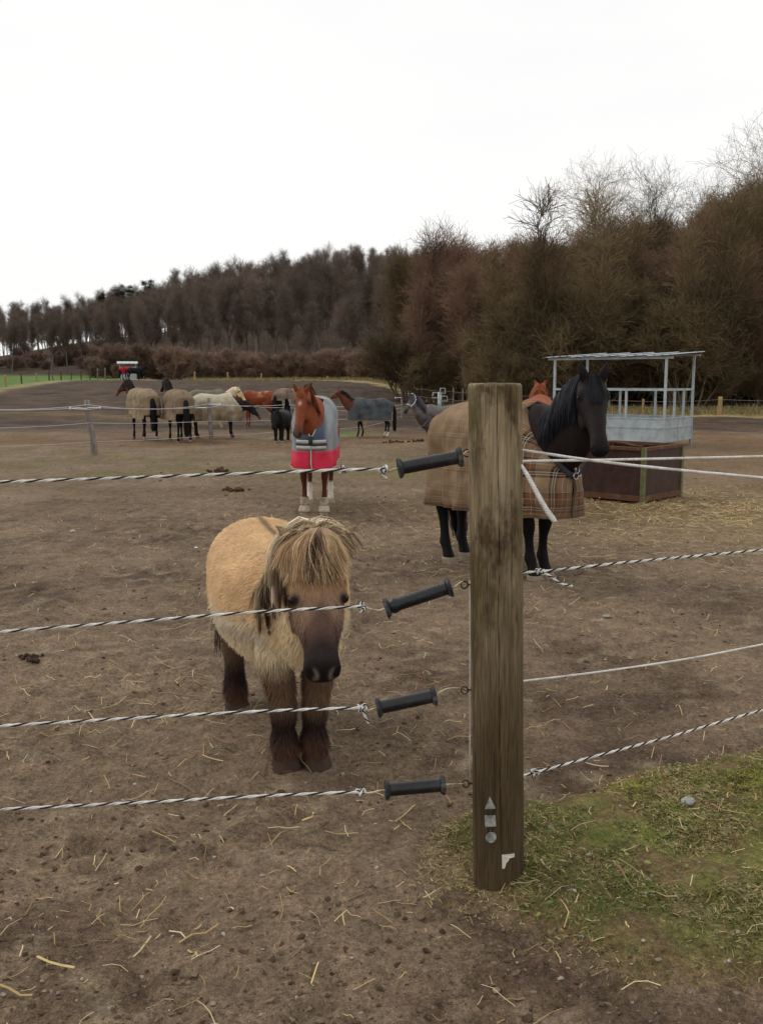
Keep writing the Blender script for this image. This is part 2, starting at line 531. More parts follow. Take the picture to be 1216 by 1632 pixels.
def tubes3(Pp, Rp, sides=3):
    N, K, _ = Pp.shape
    T = norm(np.gradient(Pp, axis=1))
    ref = np.where(np.abs(T[..., 2:3]) > 0.9, np.array([1.0, 0, 0]), np.array([0, 0, 1.0]))
    S = norm(np.cross(T, ref)); U = np.cross(S, T)
    th = np.arange(sides) * 2 * np.pi / sides
    V = Pp[:, :, None] + Rp[:, :, None, None] * (S[:, :, None] * np.cos(th)[None, None, :, None] + U[:, :, None] * np.sin(th)[None, None, :, None])
    V = V.reshape(-1, 3)
    b = (np.arange(N) * K * sides)[:, None, None] + (np.arange(K - 1) * sides)[None, :, None]
    j = np.arange(sides)[None, None]
    a0 = b + j; a1 = b + (j + 1) % sides
    F = np.stack([a0, a1, a1 + sides, a0 + sides], -1).reshape(-1, 4)
    return V, F

def gen_tree(seed, Ht, trunk_r, n1, n2, n3, n4, base=0.25, spread=0.33, ang=0.8, up=0.25, twig=0.0105, stems=1, lean=0.05, tw_len=0.10):
    r = np.random.default_rng(seed)
    trunk, crown = MB(), MB()
    K = 10
    Pt = np.zeros((stems, K, 3)); Rt = np.zeros((stems, K))
    for s in range(stems):
        az = r.uniform(0, 2 * np.pi)
        p = np.array([0, 0, -0.4]) + (np.array([math.cos(az), math.sin(az), 0]) * r.uniform(0, 0.5) if stems > 1 else 0)
        tilt = (r.uniform(0.15, 0.75) if stems > 1 else lean)
        d = norm(np.array([math.cos(az) * tilt, math.sin(az) * tilt, 1.0]))
        h = Ht * r.uniform(0.75, 1.0) if stems > 1 else Ht
        for k in range(K):
            Pt[s, k] = p
            d = norm(d + r.normal(size=3) * 0.07 + np.array([0, 0, 0.05]))
            p = p + d * (h * 0.95 / (K - 1))
        Rt[s] = trunk_r * np.linspace(1, 0, K) ** 0.8 * (r.uniform(0.6, 1) if stems > 1 else 1) + twig
        Rt[s, 0] *= 1.35
    trunk.add(*tubes3(Pt, Rt, 7))
    P1, R1 = branch_children(r, Pt, Rt, n1, base, 0.98, ang, Ht * spread * 0.6, Ht * spread * 1.1, 6, up, 0.16, twig * 1.6, 0.72, 0.5)
    trunk_like = tubes3(P1, R1, 4)
    trunk.add(*trunk_like)
    P2, R2 = branch_children(r, P1, R1, n2, 0.2, 1.0, 0.75, Ht * spread * 0.35, Ht * spread * 0.8, 5, up * 0.5, 0.22, twig * 1.2, 0.72)
    crown.add(*tubes3(P2, R2, 3))
    P3, R3 = branch_children(r, P2, R2, n3, 0.1, 1.0, 0.8, Ht * tw_len * 0.8, Ht * tw_len * 1.9, 4, up * 0.35, 0.24, twig)
    crown.add(*tubes3(P3, R3, 3))
    P4, R4 = branch_children(r, P3, R3, n4, 0.1, 1.0, 0.8, Ht * tw_len * 0.5, Ht * tw_len * 1.2, 3, up * 0.25, 0.22, twig * 0.7)
    crown.add(*tubes3(P4, R4, 3))
    return trunk, crown

M_BARK = mat('bark', srgb(104, 92, 74), rough=0.95, var=0.4, scale=6, spec=0.1, obj_rand=0.25)
M_TWIG_OLIVE = mat('twigs_olive', srgb(118, 102, 76), rough=0.95, var=0.3, scale=0.6, spec=0.08, obj_rand=0.4)
M_TWIG_RED = mat('twigs_red', srgb(124, 98, 82), rough=0.95, var=0.3, scale=0.6, spec=0.08, obj_rand=0.32)
M_TWIG_FAR = mat('twigs_grey', srgb(116, 102, 92), rough=0.95, var=0.25, scale=0.3, spec=0.08, obj_rand=0.3)
M_BIRCH = mat('birch_bark', srgb(176, 168, 158), rough=0.9, var=0.3, scale=5, dark=srgb(60, 52, 46), dscale=4, spec=0.1)
M_NEEDLE = mat('needles', srgb(44, 54, 34), rough=0.9, var=0.3, scale=1.0, spec=0.1, obj_rand=0.25)

M_BARK_PALE = mat('bark_pale', srgb(126, 114, 96), rough=.95, var=.4, scale=6, spec=.1, obj_rand=.3)
near_protos = []   # (kind, trunk mesh, crown mesh)
for sd, kind, args, mt, mc in (
        (1, 'round', dict(Ht=10, trunk_r=.16, n1=26, n2=9, n3=5, n4=3, base=.12, spread=.30, ang=.62, up=.42), M_BARK, M_TWIG_OLIVE),
        (2, 'round', dict(Ht=10, trunk_r=.15, n1=26, n2=8, n3=6, n4=3, base=.14, spread=.30, ang=.55, up=.40, lean=.15), M_BARK, M_TWIG_OLIVE),
        (3, 'russet', dict(Ht=10, trunk_r=.12, n1=26, n2=8, n3=6, n4=3, base=.14, spread=.26, ang=.5, up=.42), M_BARK, M_TWIG_RED),
        (4, 'birch', dict(Ht=10, trunk_r=.09, n1=20, n2=7, n3=5, n4=3, spread=.26, ang=.55, up=.3), M_BIRCH, M_TWIG_RED),
        (5, 'tall', dict(Ht=10, trunk_r=.10, n1=16, n2=7, n3=5, n4=4, base=.28, spread=.46, ang=.5, up=.3, twig=.0055), M_BARK, M_TWIG_OLIVE),
        (6, 'shrub', dict(Ht=5, trunk_r=.05, n1=5, n2=6, n3=6, n4=3, base=.12, spread=.36, ang=.5, up=.35, stems=14, tw_len=.15), M_BARK, M_TWIG_OLIVE),
        (8, 'sapling', dict(Ht=8, trunk_r=.055, n1=26, n2=5, n3=4, n4=3, base=.12, spread=.17, ang=.55, up=.45, twig=.009, lean=.10), M_BARK_PALE, M_TWIG_OLIVE),
        (9, 'sapling', dict(Ht=8, trunk_r=.065, n1=22, n2=6, n3=4, n4=3, base=.25, spread=.20, ang=.6, up=.4, twig=.009, lean=.18), M_BARK_PALE, M_TWIG_RED),
        (7, 'shrub', dict(Ht=5, trunk_r=.045, n1=5, n2=6, n3=6, n4=3, base=.1, spread=.38, ang=.5, up=.35, stems=15, tw_len=.15), M_BARK, M_TWIG_OLIVE)):
    tr, cr = gen_tree(sd, **args)
    near_protos.append((kind, tr.mesh('trunk', mt), cr.mesh('crown', mc)))

def place_tree(proto, x, y, sx, sz, label, cat, group, name='bare_tree', sink=0.1):
    kind, mt, mc = proto
    r = empty(name, (x, y, float(H(np.array([x]), np.array([y]))[0]) - sink), float(rng.uniform(0, 6.28)), label, cat, group)
    r.scale = (sx, sx, sz)
    for nm, me in (('trunk', mt), ('crown', mc)):
        o = bpy.data.objects.new(nm, me); COL.objects.link(o); o.parent = r
    return r

def where_words(px):
    for lim, w in ((640, 'left of the grey horse'), (700, 'above the grey horse'), (750, 'just left of the post'), (835, 'directly above the post'),
                   (905, "above the black horse's neck"), (985, "above the black horse's ears"), (1060, 'above the feeder roof'),
                   (1120, 'past the feeder roof'), (1180, 'right of the hay feeder')):
        if px < lim:
            return w
    return 'at the right picture edge'
KINDS = {'round': ('round crowned olive brown bare tree', 'bare_tree', 'tree'), 'russet': ('russet tinged bare tree', 'bare_tree', 'tree'),
         'birch': ('pale slender trunked bare birch', 'birch_tree', 'tree'), 'tall': ('tall open bare tree', 'bare_tree', 'tree'),
         'shrub': ('many stemmed leafless shrub', 'bare_shrub', 'shrub'), 'sapling': ('slender pale stemmed bare sapling', 'bare_tree', 'tree')}

def wood_place(pi, px, y, top=None, hgt=None, row='', group=None):
    x = (px - 608) / FPX * y
    gz = float(H(np.array([x]), np.array([y]))[0])
    proto = near_protos[pi]
    base_h = {'shrub': 5, 'sapling': 8}.get(proto[0], 10)
    if hgt is None:
        d = ray(px, top)
        hgt = (CAM_H + d[2] / d[1] * y - gz) * .90
    sz = hgt / base_h
    txt, nm, cat = KINDS[proto[0]]
    lab = f"{txt} {row} {where_words(px)}"
    return place_tree(proto, x, y, sz * float(rng.uniform(0.9, 1.15)), sz, lab, cat, group or ('shrubs along the wood edge' if cat == 'shrub' else 'bare trees of the near wood'), nm)

SKY_R = [(600, 430), (640, 402), (690, 372), (740, 378), (790, 368), (850, 362), (890, 360), (905, 356), (935, 352), (1030, 338), (1060, 322), (1100, 308), (1140, 296), (1180, 280), (1216, 262), (1290, 230)]
def sky_r(px):
    return float(np.interp(px, [p[0] for p in SKY_R], [p[1] for p in SKY_R]))

# tall trees standing out against the sky
wood_place(4, 950, 70, top=262, row='breaking the skyline')
wood_place(4, 1006, 72, top=268, row='breaking the skyline at its right neighbour')
wood_place(4, 1205, 60, top=205, row='highest against the sky')
wood_place(4, 1120, 66, top=284, row='on the skyline')
# back, middle and front rows of the near wood
for px in np.arange(655, 1450, 24):
    k = float(rng.uniform(-8, 8))
    kind = (2 if px < 900 else 0) if rng.random() < 0.75 else int(rng.choice([1, 3, 4]))
    wood_place(kind, px + k, float(rng.uniform(86, 100)), top=sky_r(px + k) + float(rng.uniform(-6, 22)), row='in the back row')
for px in np.arange(650, 1450, 27):
    k = float(rng.uniform(-9, 9))
    kind = (int(rng.choice([2, 2, 3, 1])) if px < 830 else int(rng.choice([0, 1, 1, 2])))
    t = sky_r(px + k)
    wood_place(kind, px + k, float(rng.uniform(70, 80)), top=t + 0.16 * (600 - t) + float(rng.uniform(-40, 60)), row='in the middle row')
for px in np.arange(662, 1450, 30):
    k = float(rng.uniform(-9, 9))
    kind = int(rng.choice([1, 2, 2, 3])) if px < 780 else int(rng.choice([0, 1, 0, 4]))
    t = sky_r(px + k)
    yy = float(rng.uniform(56, 64)) if px > 735 else float(rng.uniform(62, 72))
    wood_place(kind, px + k, yy, top=t + 0.36 * (600 - t) + float(rng.uniform(-75, 60)), row='in the front row')
for px in np.arange(655, 1440, 36):
    k = float(rng.uniform(-8, 8))
    yy = float(rng.uniform(50, 54)) if px > 735 else float(rng.uniform(58, 66))
    wood_place(int(rng.choice([5, 8])), px + k, yy, hgt=float(rng.uniform(2.2, 7.0)), row='at the foot of the wood')
for px in np.arange(668, 1440, 34):
    k = float(rng.uniform(-8, 8))
    wood_place(int(rng.choice([5, 8])), px + k, float(rng.uniform(64, 72)), hgt=float(rng.uniform(4.0, 9.5)), row='deeper in the wood')

# slender saplings standing through the front of the wood
for px in np.arange(650, 1440, 13):
    k = float(rng.uniform(-7, 7))
    yy = float(rng.uniform(49.5, 60)) if px > 735 else float(rng.uniform(59, 68))
    wood_place(int(rng.choice([6, 6, 7] if px > 800 else [6, 7, 7])), px + k, yy, hgt=float(rng.uniform(4.5, 11.5)), row='in the front edge')

# slim pale birches showing in front of the russet trees
for px, top, y in ((741, 425, 66), (752, 440, 65), (803, 420, 67), (826, 405, 69), (768, 470, 61)):
    wood_place(3, px, y, top=top, row='with a whitish stem in front')

# far wood on the hill
M_BARK_FAR = mat('bark_far', srgb(122, 110, 98), rough=.95, var=.3, scale=2, spec=.1, obj_rand=.3)
far_protos = []
for sd, args in ((21, dict(Ht=14, trunk_r=.27, n1=18, n2=7, n3=5, n4=3, base=.38, spread=.28, ang=.7, up=.32, twig=.019)),
                 (22, dict(Ht=14, trunk_r=.25, n1=20, n2=7, n3=5, n4=3, base=.36, spread=.26, ang=.6, up=.35, twig=.019)),
                 (23, dict(Ht=14, trunk_r=.22, n1=22, n2=6, n3=5, n4=3, base=.30, spread=.24, ang=.55, up=.4, twig=.019))):
    tr, cr = gen_tree(sd, **args)
    mb = MB()
    mb.v, mb.f, mb.c, mb.n = list(tr.v), list(tr.f), list(tr.c), tr.n
    mb.m = [np.zeros(len(f), int) for f in tr.f]
    for v, f, in zip(cr.v, [None] * len(cr.v)):
        pass
    off = tr.n
    for v, f, c in zip(cr.v, cr.f, cr.c):
        g = f + off; g[f < 0] = -1
        mb.v.append(v); mb.f.append(g); mb.c.append(c); mb.m.append(np.ones(len(f), int))
    mb.n = tr.n + cr.n
    far_protos.append(mb.mesh('far_tree', [M_BARK_FAR, M_TWIG_FAR]))
M_TWIG_SCRUB = mat('twigs_scrub', srgb(132, 110, 96), rough=0.95, var=0.3, scale=0.4, spec=0.08, obj_rand=0.3)
_t, _c = gen_tree(31, Ht=6, trunk_r=.06, n1=6, n2=6, n3=5, n4=4, base=.1, spread=.34, ang=.45, up=.3, stems=10, tw_len=.12, twig=.022)
_c.v = _t.v + _c.v; _c.f = _t.f + [np.where(f < 0, -1, f + _t.n) for f in _c.f]; _c.m = _t.m + _c.m; _c.c = _t.c + _c.c
scrub_mesh = _c.mesh('scrub', M_TWIG_SCRUB)

FAR_SKY = [(-60, 492), (0, 492), (100, 482), (200, 466), (255, 455), (300, 440), (380, 420), (480, 408), (530, 398), (600, 396), (660, 400), (720, 395)]
def far_sky(px):
    return float(np.interp(px, [p[0] for p in FAR_SKY], [p[1] for p in FAR_SKY]))
FAR_ZONES = [(60, 'at the far left'), (150, 'above the green field'), (240, 'behind the far hay feeder'), (330, 'above the two beige rugged horses'),
             (420, 'above the cream rugged horse'), (500, 'above the chestnut horse'), (580, 'above the dark rugged bay'), (900, 'beside the near wood')]
def far_zone(px):
    for lim, w in FAR_ZONES:
        if px < lim:
            return w
for row, (yd, word, step) in enumerate(((262, 'on the ridge', 13), (232, 'high on the slope', 15), (205, 'half way up the slope', 17), (178, 'low on the slope', 19), (155, 'at the foot of the hill', 22), (141, 'by the far field edge', 27))):
    for px in np.arange(-130 + row * 5, 715, step):
        if px > 640 and row > 2:
            continue
        k = px + float(rng.uniform(-6, 6))
        y = yd + float(rng.uniform(-9, 9))
        x = (k - 608) / FPX * y
        gz = float(H(np.array([x]), np.array([y]))[0])
        if row == 0:
            d = ray(k, far_sky(k) + float(rng.uniform(-5, 9)))
            hgt = float(np.clip(CAM_H + d[2] / d[1] * y - gz, 8, 22))
        else:
            d = ray(k, far_sky(k) + 6 + row * 5)
            hgt = float(np.clip(CAM_H + d[2] / d[1] * y - gz, 5.5, rng.uniform(11.5, 15.5) * (0.85 if row == 5 else 1)))
        o = bpy.data.objects.new('far_tree', far_protos[int(rng.integers(0, 3))])
        COL.objects.link(o)
        o.location = (x, y, gz - 0.3)
        s = hgt / 14
        o.scale = (s * float(rng.uniform(0.68, 0.98)),) * 2 + (s,)
        o.rotation_euler = (0, 0, float(rng.uniform(0, 6.28)))
        tag(o, f"distant bare brown tree {word} {far_zone(k)}", 'tree', 'bare trees of the hillside wood')
for px in np.concatenate([np.arange(150, 660, 17), np.arange(-140, 160, 11)]):
    k = px + float(rng.uniform(-6, 6)); y = float(rng.uniform(122, 134)) if px > 158 or k > 150 else float(rng.uniform(142, 160)); x = (k - 608) / FPX * y
    o = bpy.data.objects.new('far_shrub', scrub_mesh); COL.objects.link(o)
    o.location = (x, y, float(H(np.array([x]), np.array([y]))[0]) - 0.2)
    s = float(rng.uniform(0.25, 0.85)) * (.7 if k < 150 else 1); o.scale = (s * 1.2, s * 1.2, s); o.rotation_euler = (0, 0, float(rng.uniform(0, 6.28)))
    tag(o, f"reddish brown leafless scrub at the foot of the hill {far_zone(k)}", 'shrub', 'scrub along the far field edge')

# pines among the bare trees
def pine_meshes(seed):
    r = np.random.default_rng(seed)
    tr = MB(); K = 8
    Pt = np.zeros((1, K, 3)); Pt[0, :, 2] = np.linspace(-0.3, 12, K); Pt[0, :, 0] = np.cumsum(r.normal(size=K) * 0.1)
    Rt = np.linspace(0.2, 0.04, K)[None]
    tr.add(*tubes3(Pt, Rt, 6))
    P1, R1 = branch_children(r, Pt, Rt, 26, 0.55, 1.0, 1.35, 1.6, 3.4, 4, 0.1, 0.12, 0.03)
    tr.add(*tubes3(P1, R1, 4))
    P2, _ = branch_children(r, P1, R1, 9, 0.3, 1.0, 0.7, 0.5, 1.1, 2, 0.2, 0.2, 0.01)
    n = 26
    c = np.repeat(P2[:, 1], n, 0) + r.normal(size=(len(P2) * n, 3)) * np.array([0.28, 0.28, 0.14])
    d = norm(r.normal(size=c.shape) + np.array([0, 0, 0.7])) * 0.28
    st = np.stack([c, c + d], 1)
    W = np.tile(np.array([[0.045, 0.01]]), (len(c), 1))
    nd = MB(); V, F, C = ribbons(st, W, norm(r.normal(size=c.shape)), np.ones((len(c), 2, 3)))
    nd.add(V, F)
    return tr.mesh('trunk', M_BARK), nd.mesh('crown', M_NEEDLE)
pines = [pine_meshes(5), pine_meshes(6)]
for px, top, y, lab in ((243, 452, 258, 'broad dark green pine standing out on the ridge at left'), (197, 466, 256, 'dark pine on the ridge left of the broad one'), (176, 472, 257, 'small dark pine at the left of the ridge pines'),
                        (212, 462, 259, 'small dark pine close by the broad ridge pine'), (186, 488, 215, 'dark green pine on the slope below the ridge pines'), (462, 432, 236, 'dark evergreen high on the slope above the chestnut horse'),
                        (330, 470, 225, 'dark evergreen half hidden on the slope above the cream rugged horse'), (455, 445, 230, 'lower dark evergreen on the slope above the chestnut horse')):
    x = (px - 608) / FPX * y; gz = float(H(np.array([x]), np.array([y]))[0])
    d = ray(px, top); hgt = max(6, CAM_H + d[2] / d[1] * y - gz)
    r = empty('pine_tree', (x, y, gz), px * 0.1, lab, 'pine tree', 'pines on the hill')
    r.scale = (hgt / 12.5,) * 3
    for nm, me in zip(('trunk', 'crown'), pines[px % 2]):
        o = bpy.data.objects.new(nm, me); COL.objects.link(o); o.parent = r
# ------------------------------------------------------------------ horses
BLACK = srgb(30, 26, 26)

def ring_block(rows, m):
    return catmull(np.array(rows, float), m)

class Spec:
    pass

def horse_spec():
    s = Spec()
    # x, z centre, half width, half height
    s.torso = [(-.83, 1.16, .06, .09), (-.80, 1.15, .15, .18), (-.70, 1.165, .235, .26), (-.52, 1.20, .275, .305), (-.30, 1.195, .275, .315), (-.08, 1.15, .285, .325),
               (.16, 1.125, .285, .35), (.36, 1.15, .255, .385), (.52, 1.18, .225, .35), (.68, 1.16, .19, .26), (.78, 1.14, .14, .19), (.83, 1.13, .06, .09)]
    s.front = [(.52, .13, 1.12, .15, .10), (.47, .165, .95, .125, .09), (.44, .17, .82, .085, .072), (.45, .165, .66, .062, .056), (.465, .16, .52, .052, .050), (.465, .16, .47, .050, .047),
               (.455, .16, .38, .036, .032), (.455, .16, .27, .036, .031), (.455, .16, .20, .048, .041), (.475, .16, .15, .041, .038), (.50, .16, .09, .046, .043), (.515, .16, .05, .052, .049)]
    s.hind = [(-.52, .13, 1.22, .21, .13), (-.47, .17, 1.05, .20, .12), (-.42, .18, .90, .165, .10), (-.49, .175, .77, .115, .078), (-.60, .17, .64, .072, .056), (-.665, .165, .56, .066, .050),
              (-.665, .165, .50, .052, .045), (-.655, .165, .40, .040, .035), (-.645, .165, .27, .040, .034), (-.645, .165, .20, .050, .043), (-.62, .165, .15, .042, .039), (-.595, .165, .09, .047, .044), (-.58, .165, .05, .053, .050)]
    s.hoof_h = .075
    # along the head: t, offset from the face line, half depth, half width   (unit head length .60)
    s.head = [(-.06, -.10, .05, .05), (0.0, -.085, .085, .078), (.10, -.095, .10, .094), (.22, -.112, .118, .100), (.34, -.112, .120, .088), (.46, -.098, .102, .071),
              (.60, -.074, .076, .057), (.74, -.060, .061, .050), (.86, -.058, .059, .055), (.94, -.060, .055, .056), (.99, -.064, .044, .047), (1.02, -.068, .022, .025)]
    s.head_len = .60
    s.ear_len, s.ear_w = .165, .036
    s.neck_w = (.17, .125, .10, .085)
    s.neck_d = (.31, .24, .185, .135)
    s.neck0 = (.50, 0, 1.24)
    s.eye_r, s.eye_t = .022, .23
    s.scale = 1.0
    return s

def nearest_tag(V, C, R):
    best = np.full(len(V), 1e9); bi = np.zeros(len(V), int)
    for a in range(0, len(V), 20000):
        d = np.linalg.norm(V[a:a + 20000, None] - C[None], axis=2) / R[None]
        bi[a:a + 20000] = d.argmin(1); best[a:a + 20000] = d.min(1)
    return bi

def strands_from(roots, dirs, L, K, grav, curl, r):
    n = len(roots)
    Pp = np.zeros((n, K, 3)); Pp[:, 0] = roots
    d = norm(dirs)
    st = (L / (K - 1))[:, None]
    for k in range(1, K):
        d = norm(d + np.array([0, 0, -grav]) + r.normal(size=(n, 3)) * curl)
        Pp[:, k] = Pp[:, k - 1] + d * st
    return Pp

def make_horse(name, label, cat, pos, yaw, spec, coat, poll, head_yaw=0.0, head_pitch=50, head_roll=0.0, legs=(0, 0, 0, 0), lat=(0, 0, 0, 0), voxel=.016, mane=None, tail=None, forelock=None,
               ears=(1.0, .25, .1), hoofs=None, group='horses in the paddock', seed=1, nostril_rim=None):
    r = np.random.default_rng(seed)
    sc = spec.scale
    mb = MB()
    TC, TR, TT, TG, TD = [], [], [], [], []
    def rec(C, R, g, D):
        TC.append(C); TR.append(R); TG.append(np.full(len(C), g)); TT.append(np.linspace(0, 1, len(C))); TD.append(D)
    # trunk of the body
    A = ring_block(spec.torso, 34)
    C = np.stack([A[:, 0], A[:, 0] * 0, A[:, 1]], 1)
    Y = np.tile([0, 1.0, 0], (len(A), 1)); Z = np.tile([0, 0, 1.0], (len(A), 1))
    mb.add(*loft(C, Y, Z, np.maximum(A[:, 2], .02), np.maximum(A[:, 3], .02), 28, 2.15)); rec(C, np.maximum((A[:, 2] + A[:, 3]) / 2, .1), 0, np.tile([-1.0, 0, -.8], (len(A), 1)))
    # legs
    hoof_pos = []
    for q, (rows, sy, st, lt) in enumerate(((spec.front, 1, legs[0], lat[0]), (spec.front, -1, legs[1], lat[1]), (spec.hind, 1, legs[2], lat[2]), (spec.hind, -1, legs[3], lat[3]))):
        A = ring_block(rows, 30)
        w = 1 - smooth(.1, .95, A[:, 2] / rows[0][2])
        C = np.stack([A[:, 0] + st * w, sy * A[:, 1] + lt * w, A[:, 2]], 1)
        X = np.tile([1.0, 0, 0], (len(A), 1)); Yv = np.tile([0, 1.0, 0], (len(A), 1))
        mb.add(*loft(C, X, Yv, A[:, 3], A[:, 4], 16, 2.0)); rec(C, (A[:, 3] + A[:, 4]) / 2, 1 + q, np.tile([0, 0, -1.0], (len(A), 1)))
        hoof_pos.append((C[-1], A[-1, 3], A[-1, 4]))
    # head
    hy, hp = math.radians(head_yaw), math.radians(head_pitch)
    a = np.array([math.cos(hy) * math.cos(hp), math.sin(hy) * math.cos(hp), -math.sin(hp)])
    n = np.array([math.cos(hy) * math.sin(hp), math.sin(hy) * math.sin(hp), math.cos(hp)])
    side = np.cross(n, a)
    if head_roll:
        cr, sr = math.cos(math.radians(head_roll)), math.sin(math.radians(head_roll))
        n, side = n * cr + side * sr, side * cr - n * sr
    hl = spec.head_len; k = hl / .60
    # neck: from the shoulders to the poll
    poll = np.asarray(poll, float)
    pe = poll - n * .075 * k + a * .01
    b = np.asarray(spec.neck0, float)
    m1 = b + (pe - b) * .38 + np.array([.03, 0, -.02]); m2 = b + (pe - b) * .74 + np.array([.01, 0, .03 * k])
    NP = catmull(np.array([b - np.array([.16, 0, .04]), b, m1, m2, pe]), 24)
    T = norm(np.gradient(NP, axis=0))
    S = norm(np.cross(np.array([0, 0, 1.0]), T)); U = np.cross(T, S)
    nw = catmull(np.array([spec.neck_w[0] * .9, *spec.neck_w])[:, None], 24)[:, 0]
    nd = catmull(np.array([spec.neck_d[0] * .9, *spec.neck_d])[:, None], 24)[:, 0]
    NC = NP - U * (nd * np.linspace(.55, .35, 24))[:, None]
    mb.add(*loft(NC, S, U, nw, nd, 22, 2.0)); rec(NC, (nw + nd) / 2, 5, np.tile([-.3, 0, -1.0], (24, 1)))
    A = ring_block(spec.head, 30)
    HC = poll + a * (A[:, :1] * hl) + n * (A[:, 1:2] * k + .03 * k)
    hw = np.maximum(A[:, 3], .015) * k; hd = np.maximum(A[:, 2], .015) * k
    mb.add(*loft(HC, np.tile(side, (30, 1)), np.tile(n, (30, 1)), hw, hd, 22, 2.3)); rec(HC, (hw + hd) / 2, 6, np.tile(a, (30, 1)))
    # bony brow above each eye, nostril rims, chin
    def blob(c, ax, rad):
        th = np.linspace(-1, 1, 9)
        Cc = c + ax * (th * rad[0])[:, None]
        sA = norm(np.cross(ax, n + .1 * side)); uA = np.cross(ax, sA)
        pr = np.sqrt(np.clip(1 - th ** 2, .02, 1))
        mb.add(*loft(Cc, np.tile(sA, (9, 1)), np.tile(uA, (9, 1)), pr * rad[1], pr * rad[2], 12))
    def hpt(t, sd, up):
        cc = np.array([np.interp(t, A[:, 0], HC[:, q]) for q in range(3)])
        return cc + side * sd * np.interp(t, A[:, 0], hw) + n * up * np.interp(t, A[:, 0], hd)
    for sd in (1, -1):
        blob(hpt(spec.eye_t - .03, .84 * sd, .52), a, (.050 * k, .024 * k, .024 * k))
        blob(hpt(.93, .72 * sd, .30), a, (.045 * k, .026 * k, .024 * k))
        blob(hpt(.40, .8 * sd, -.55), a, (.12 * k, .03 * k, .05 * k))
    # ears
    up_e = norm(-a * ears[1] + n * .35 + np.array([0, 0, 1.0]) * ears[0])
    ear_fr = norm(a * .25 + n * 1.0)
    for sd in (1, -1):
        base = hpt(.02, .62 * sd, .62)
        d = norm(up_e + side * sd * (.28 + ears[2]))
        fr = norm(ear_fr - d * (ear_fr @ d)); sdv = np.cross(d, fr)
        t = np.linspace(0, 1, 9)
        w = spec.ear_w * np.array([.75, .95, 1.05, 1.08, 1.0, .85, .65, .4, .12])
        C = base + d * (t * spec.ear_len - .02)[:, None] + fr * (.02 * np.sin(t * 3.14))[:, None]
        EV, EF = loft(C, np.tile(sdv, (9, 1)), np.tile(fr, (9, 1)), w, np.maximum(w * .42, .010), 12)
        mb.add(EV, EF); rec(C + fr * .0, w * .75, 7, np.tile(d, (9, 1)))
    # union of the pieces into one skin
    me0 = mb.mesh('tmp', M_COAT)
    me0.transform(Matrix.Scale(sc, 4))
    tmp = bpy.data.objects.new('tmp', me0); COL.objects.link(tmp)
    rm = tmp.modifiers.new('r', 'REMESH'); rm.mode = 'VOXEL'; rm.voxel_size = voxel; rm.use_smooth_shade = True
    sm = tmp.modifiers.new('s', 'SMOOTH'); sm.factor = .5; sm.iterations = 5
    dg = bpy.context.evaluated_depsgraph_get()
    me = bpy.data.meshes.new_from_object(tmp.evaluated_get(dg))
    bpy.data.objects.remove(tmp)
    V = np.empty(len(me.vertices) * 3, np.float32); me.vertices.foreach_get('co', V); V = V.reshape(-1, 3).astype(float)
    Nn = np.empty(len(me.vertices) * 3, np.float32); me.vertices.foreach_get('normal', Nn); Nn = Nn.reshape(-1, 3).astype(float)
    TC = np.concatenate(TC); TR = np.concatenate(TR); TT = np.concatenate(TT); TG = np.concatenate(TG); TD = np.concatenate(TD)
    V0 = V / sc
    bi = nearest_tag(V0, TC, TR)
    tagv, tv = TG[bi], TT[bi]
    # coordinates on the head
    rel = V0 - poll
    info = dict(V=V0, N=Nn, tag=tagv, t=tv, ha=rel @ a / hl, hs=rel @ side / k, hn=rel @ n / k)
    col = coat(info)
    # nostrils: dents with dark lining
    nos = [hpt(.945, .66 * sd, .42) + a * .004 for sd in (1, -1)]
    for q in nos:
        dd = np.linalg.norm(V0 - q, axis=1) / k
        if nostril_rim is not None:
            rim = np.exp(-((dd - .034) / .008) ** 2) * np.clip(((q - V0) @ side) * np.sign((q - poll) @ side) / .02, 0, 1)
            col = col + (nostril_rim - col) * (rim * .8)[:, None]
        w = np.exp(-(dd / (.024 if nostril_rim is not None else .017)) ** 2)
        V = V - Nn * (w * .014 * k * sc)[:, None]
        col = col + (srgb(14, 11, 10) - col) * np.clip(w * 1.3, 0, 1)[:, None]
    # mouth slit
    mw = np.exp(-((info['ha'] - .955) / .10) ** 2) * np.exp(-((info['hn'] + .065 - .02 * (1 - info['ha'])) / .006) ** 2) * (tagv == 6) * (info['ha'] > .84)
    V = V - Nn * (mw * .006 * sc)[:, None]
    col = col * (1 - .5 * mw[:, None])
    # inside of the ears
    me.vertices.foreach_set('co', V.astype(np.float32).ravel())
    me.name = name
    me.materials.clear(); me.materials.append(M_COAT)
    set_color(me, np.clip(col, .002, 1))
    me.update()
    root = empty(name, pos, yaw, label, cat, group)
    root['pose'] = 'standing'
    del root['pose']
    body = bpy.data.objects.new('body', me); COL.objects.link(body); body.parent = root
    body.data.polygons.foreach_set('use_smooth', np.ones(len(me.polygons), bool))
    # hooves
    hoofs = hoofs or [M_HOOF] * 4
    for q, (c, rx, ry) in enumerate(hoof_pos):
        h = spec.hoof_h
        t = np.array([0, .25, .85, 1.0])
        Cc = np.stack([c[0] - .008 + .03 * t * (spec.hoof_h / .075), np.full(4, c[1]), h * (1 - t)], 1) - np.array([0, 0, .012])
        rr = np.array([.99, 1.08, 1.24, 1.26])
        hb = MB().add(*loft(Cc * sc, np.tile([1.0, 0, 0], (4, 1)), np.tile([0, 1.0, 0], (4, 1)), rx * rr * sc * 1.02, ry * rr * sc * 1.02, 18, 2.2))
        hb.build('hoof', hoofs[q], root)
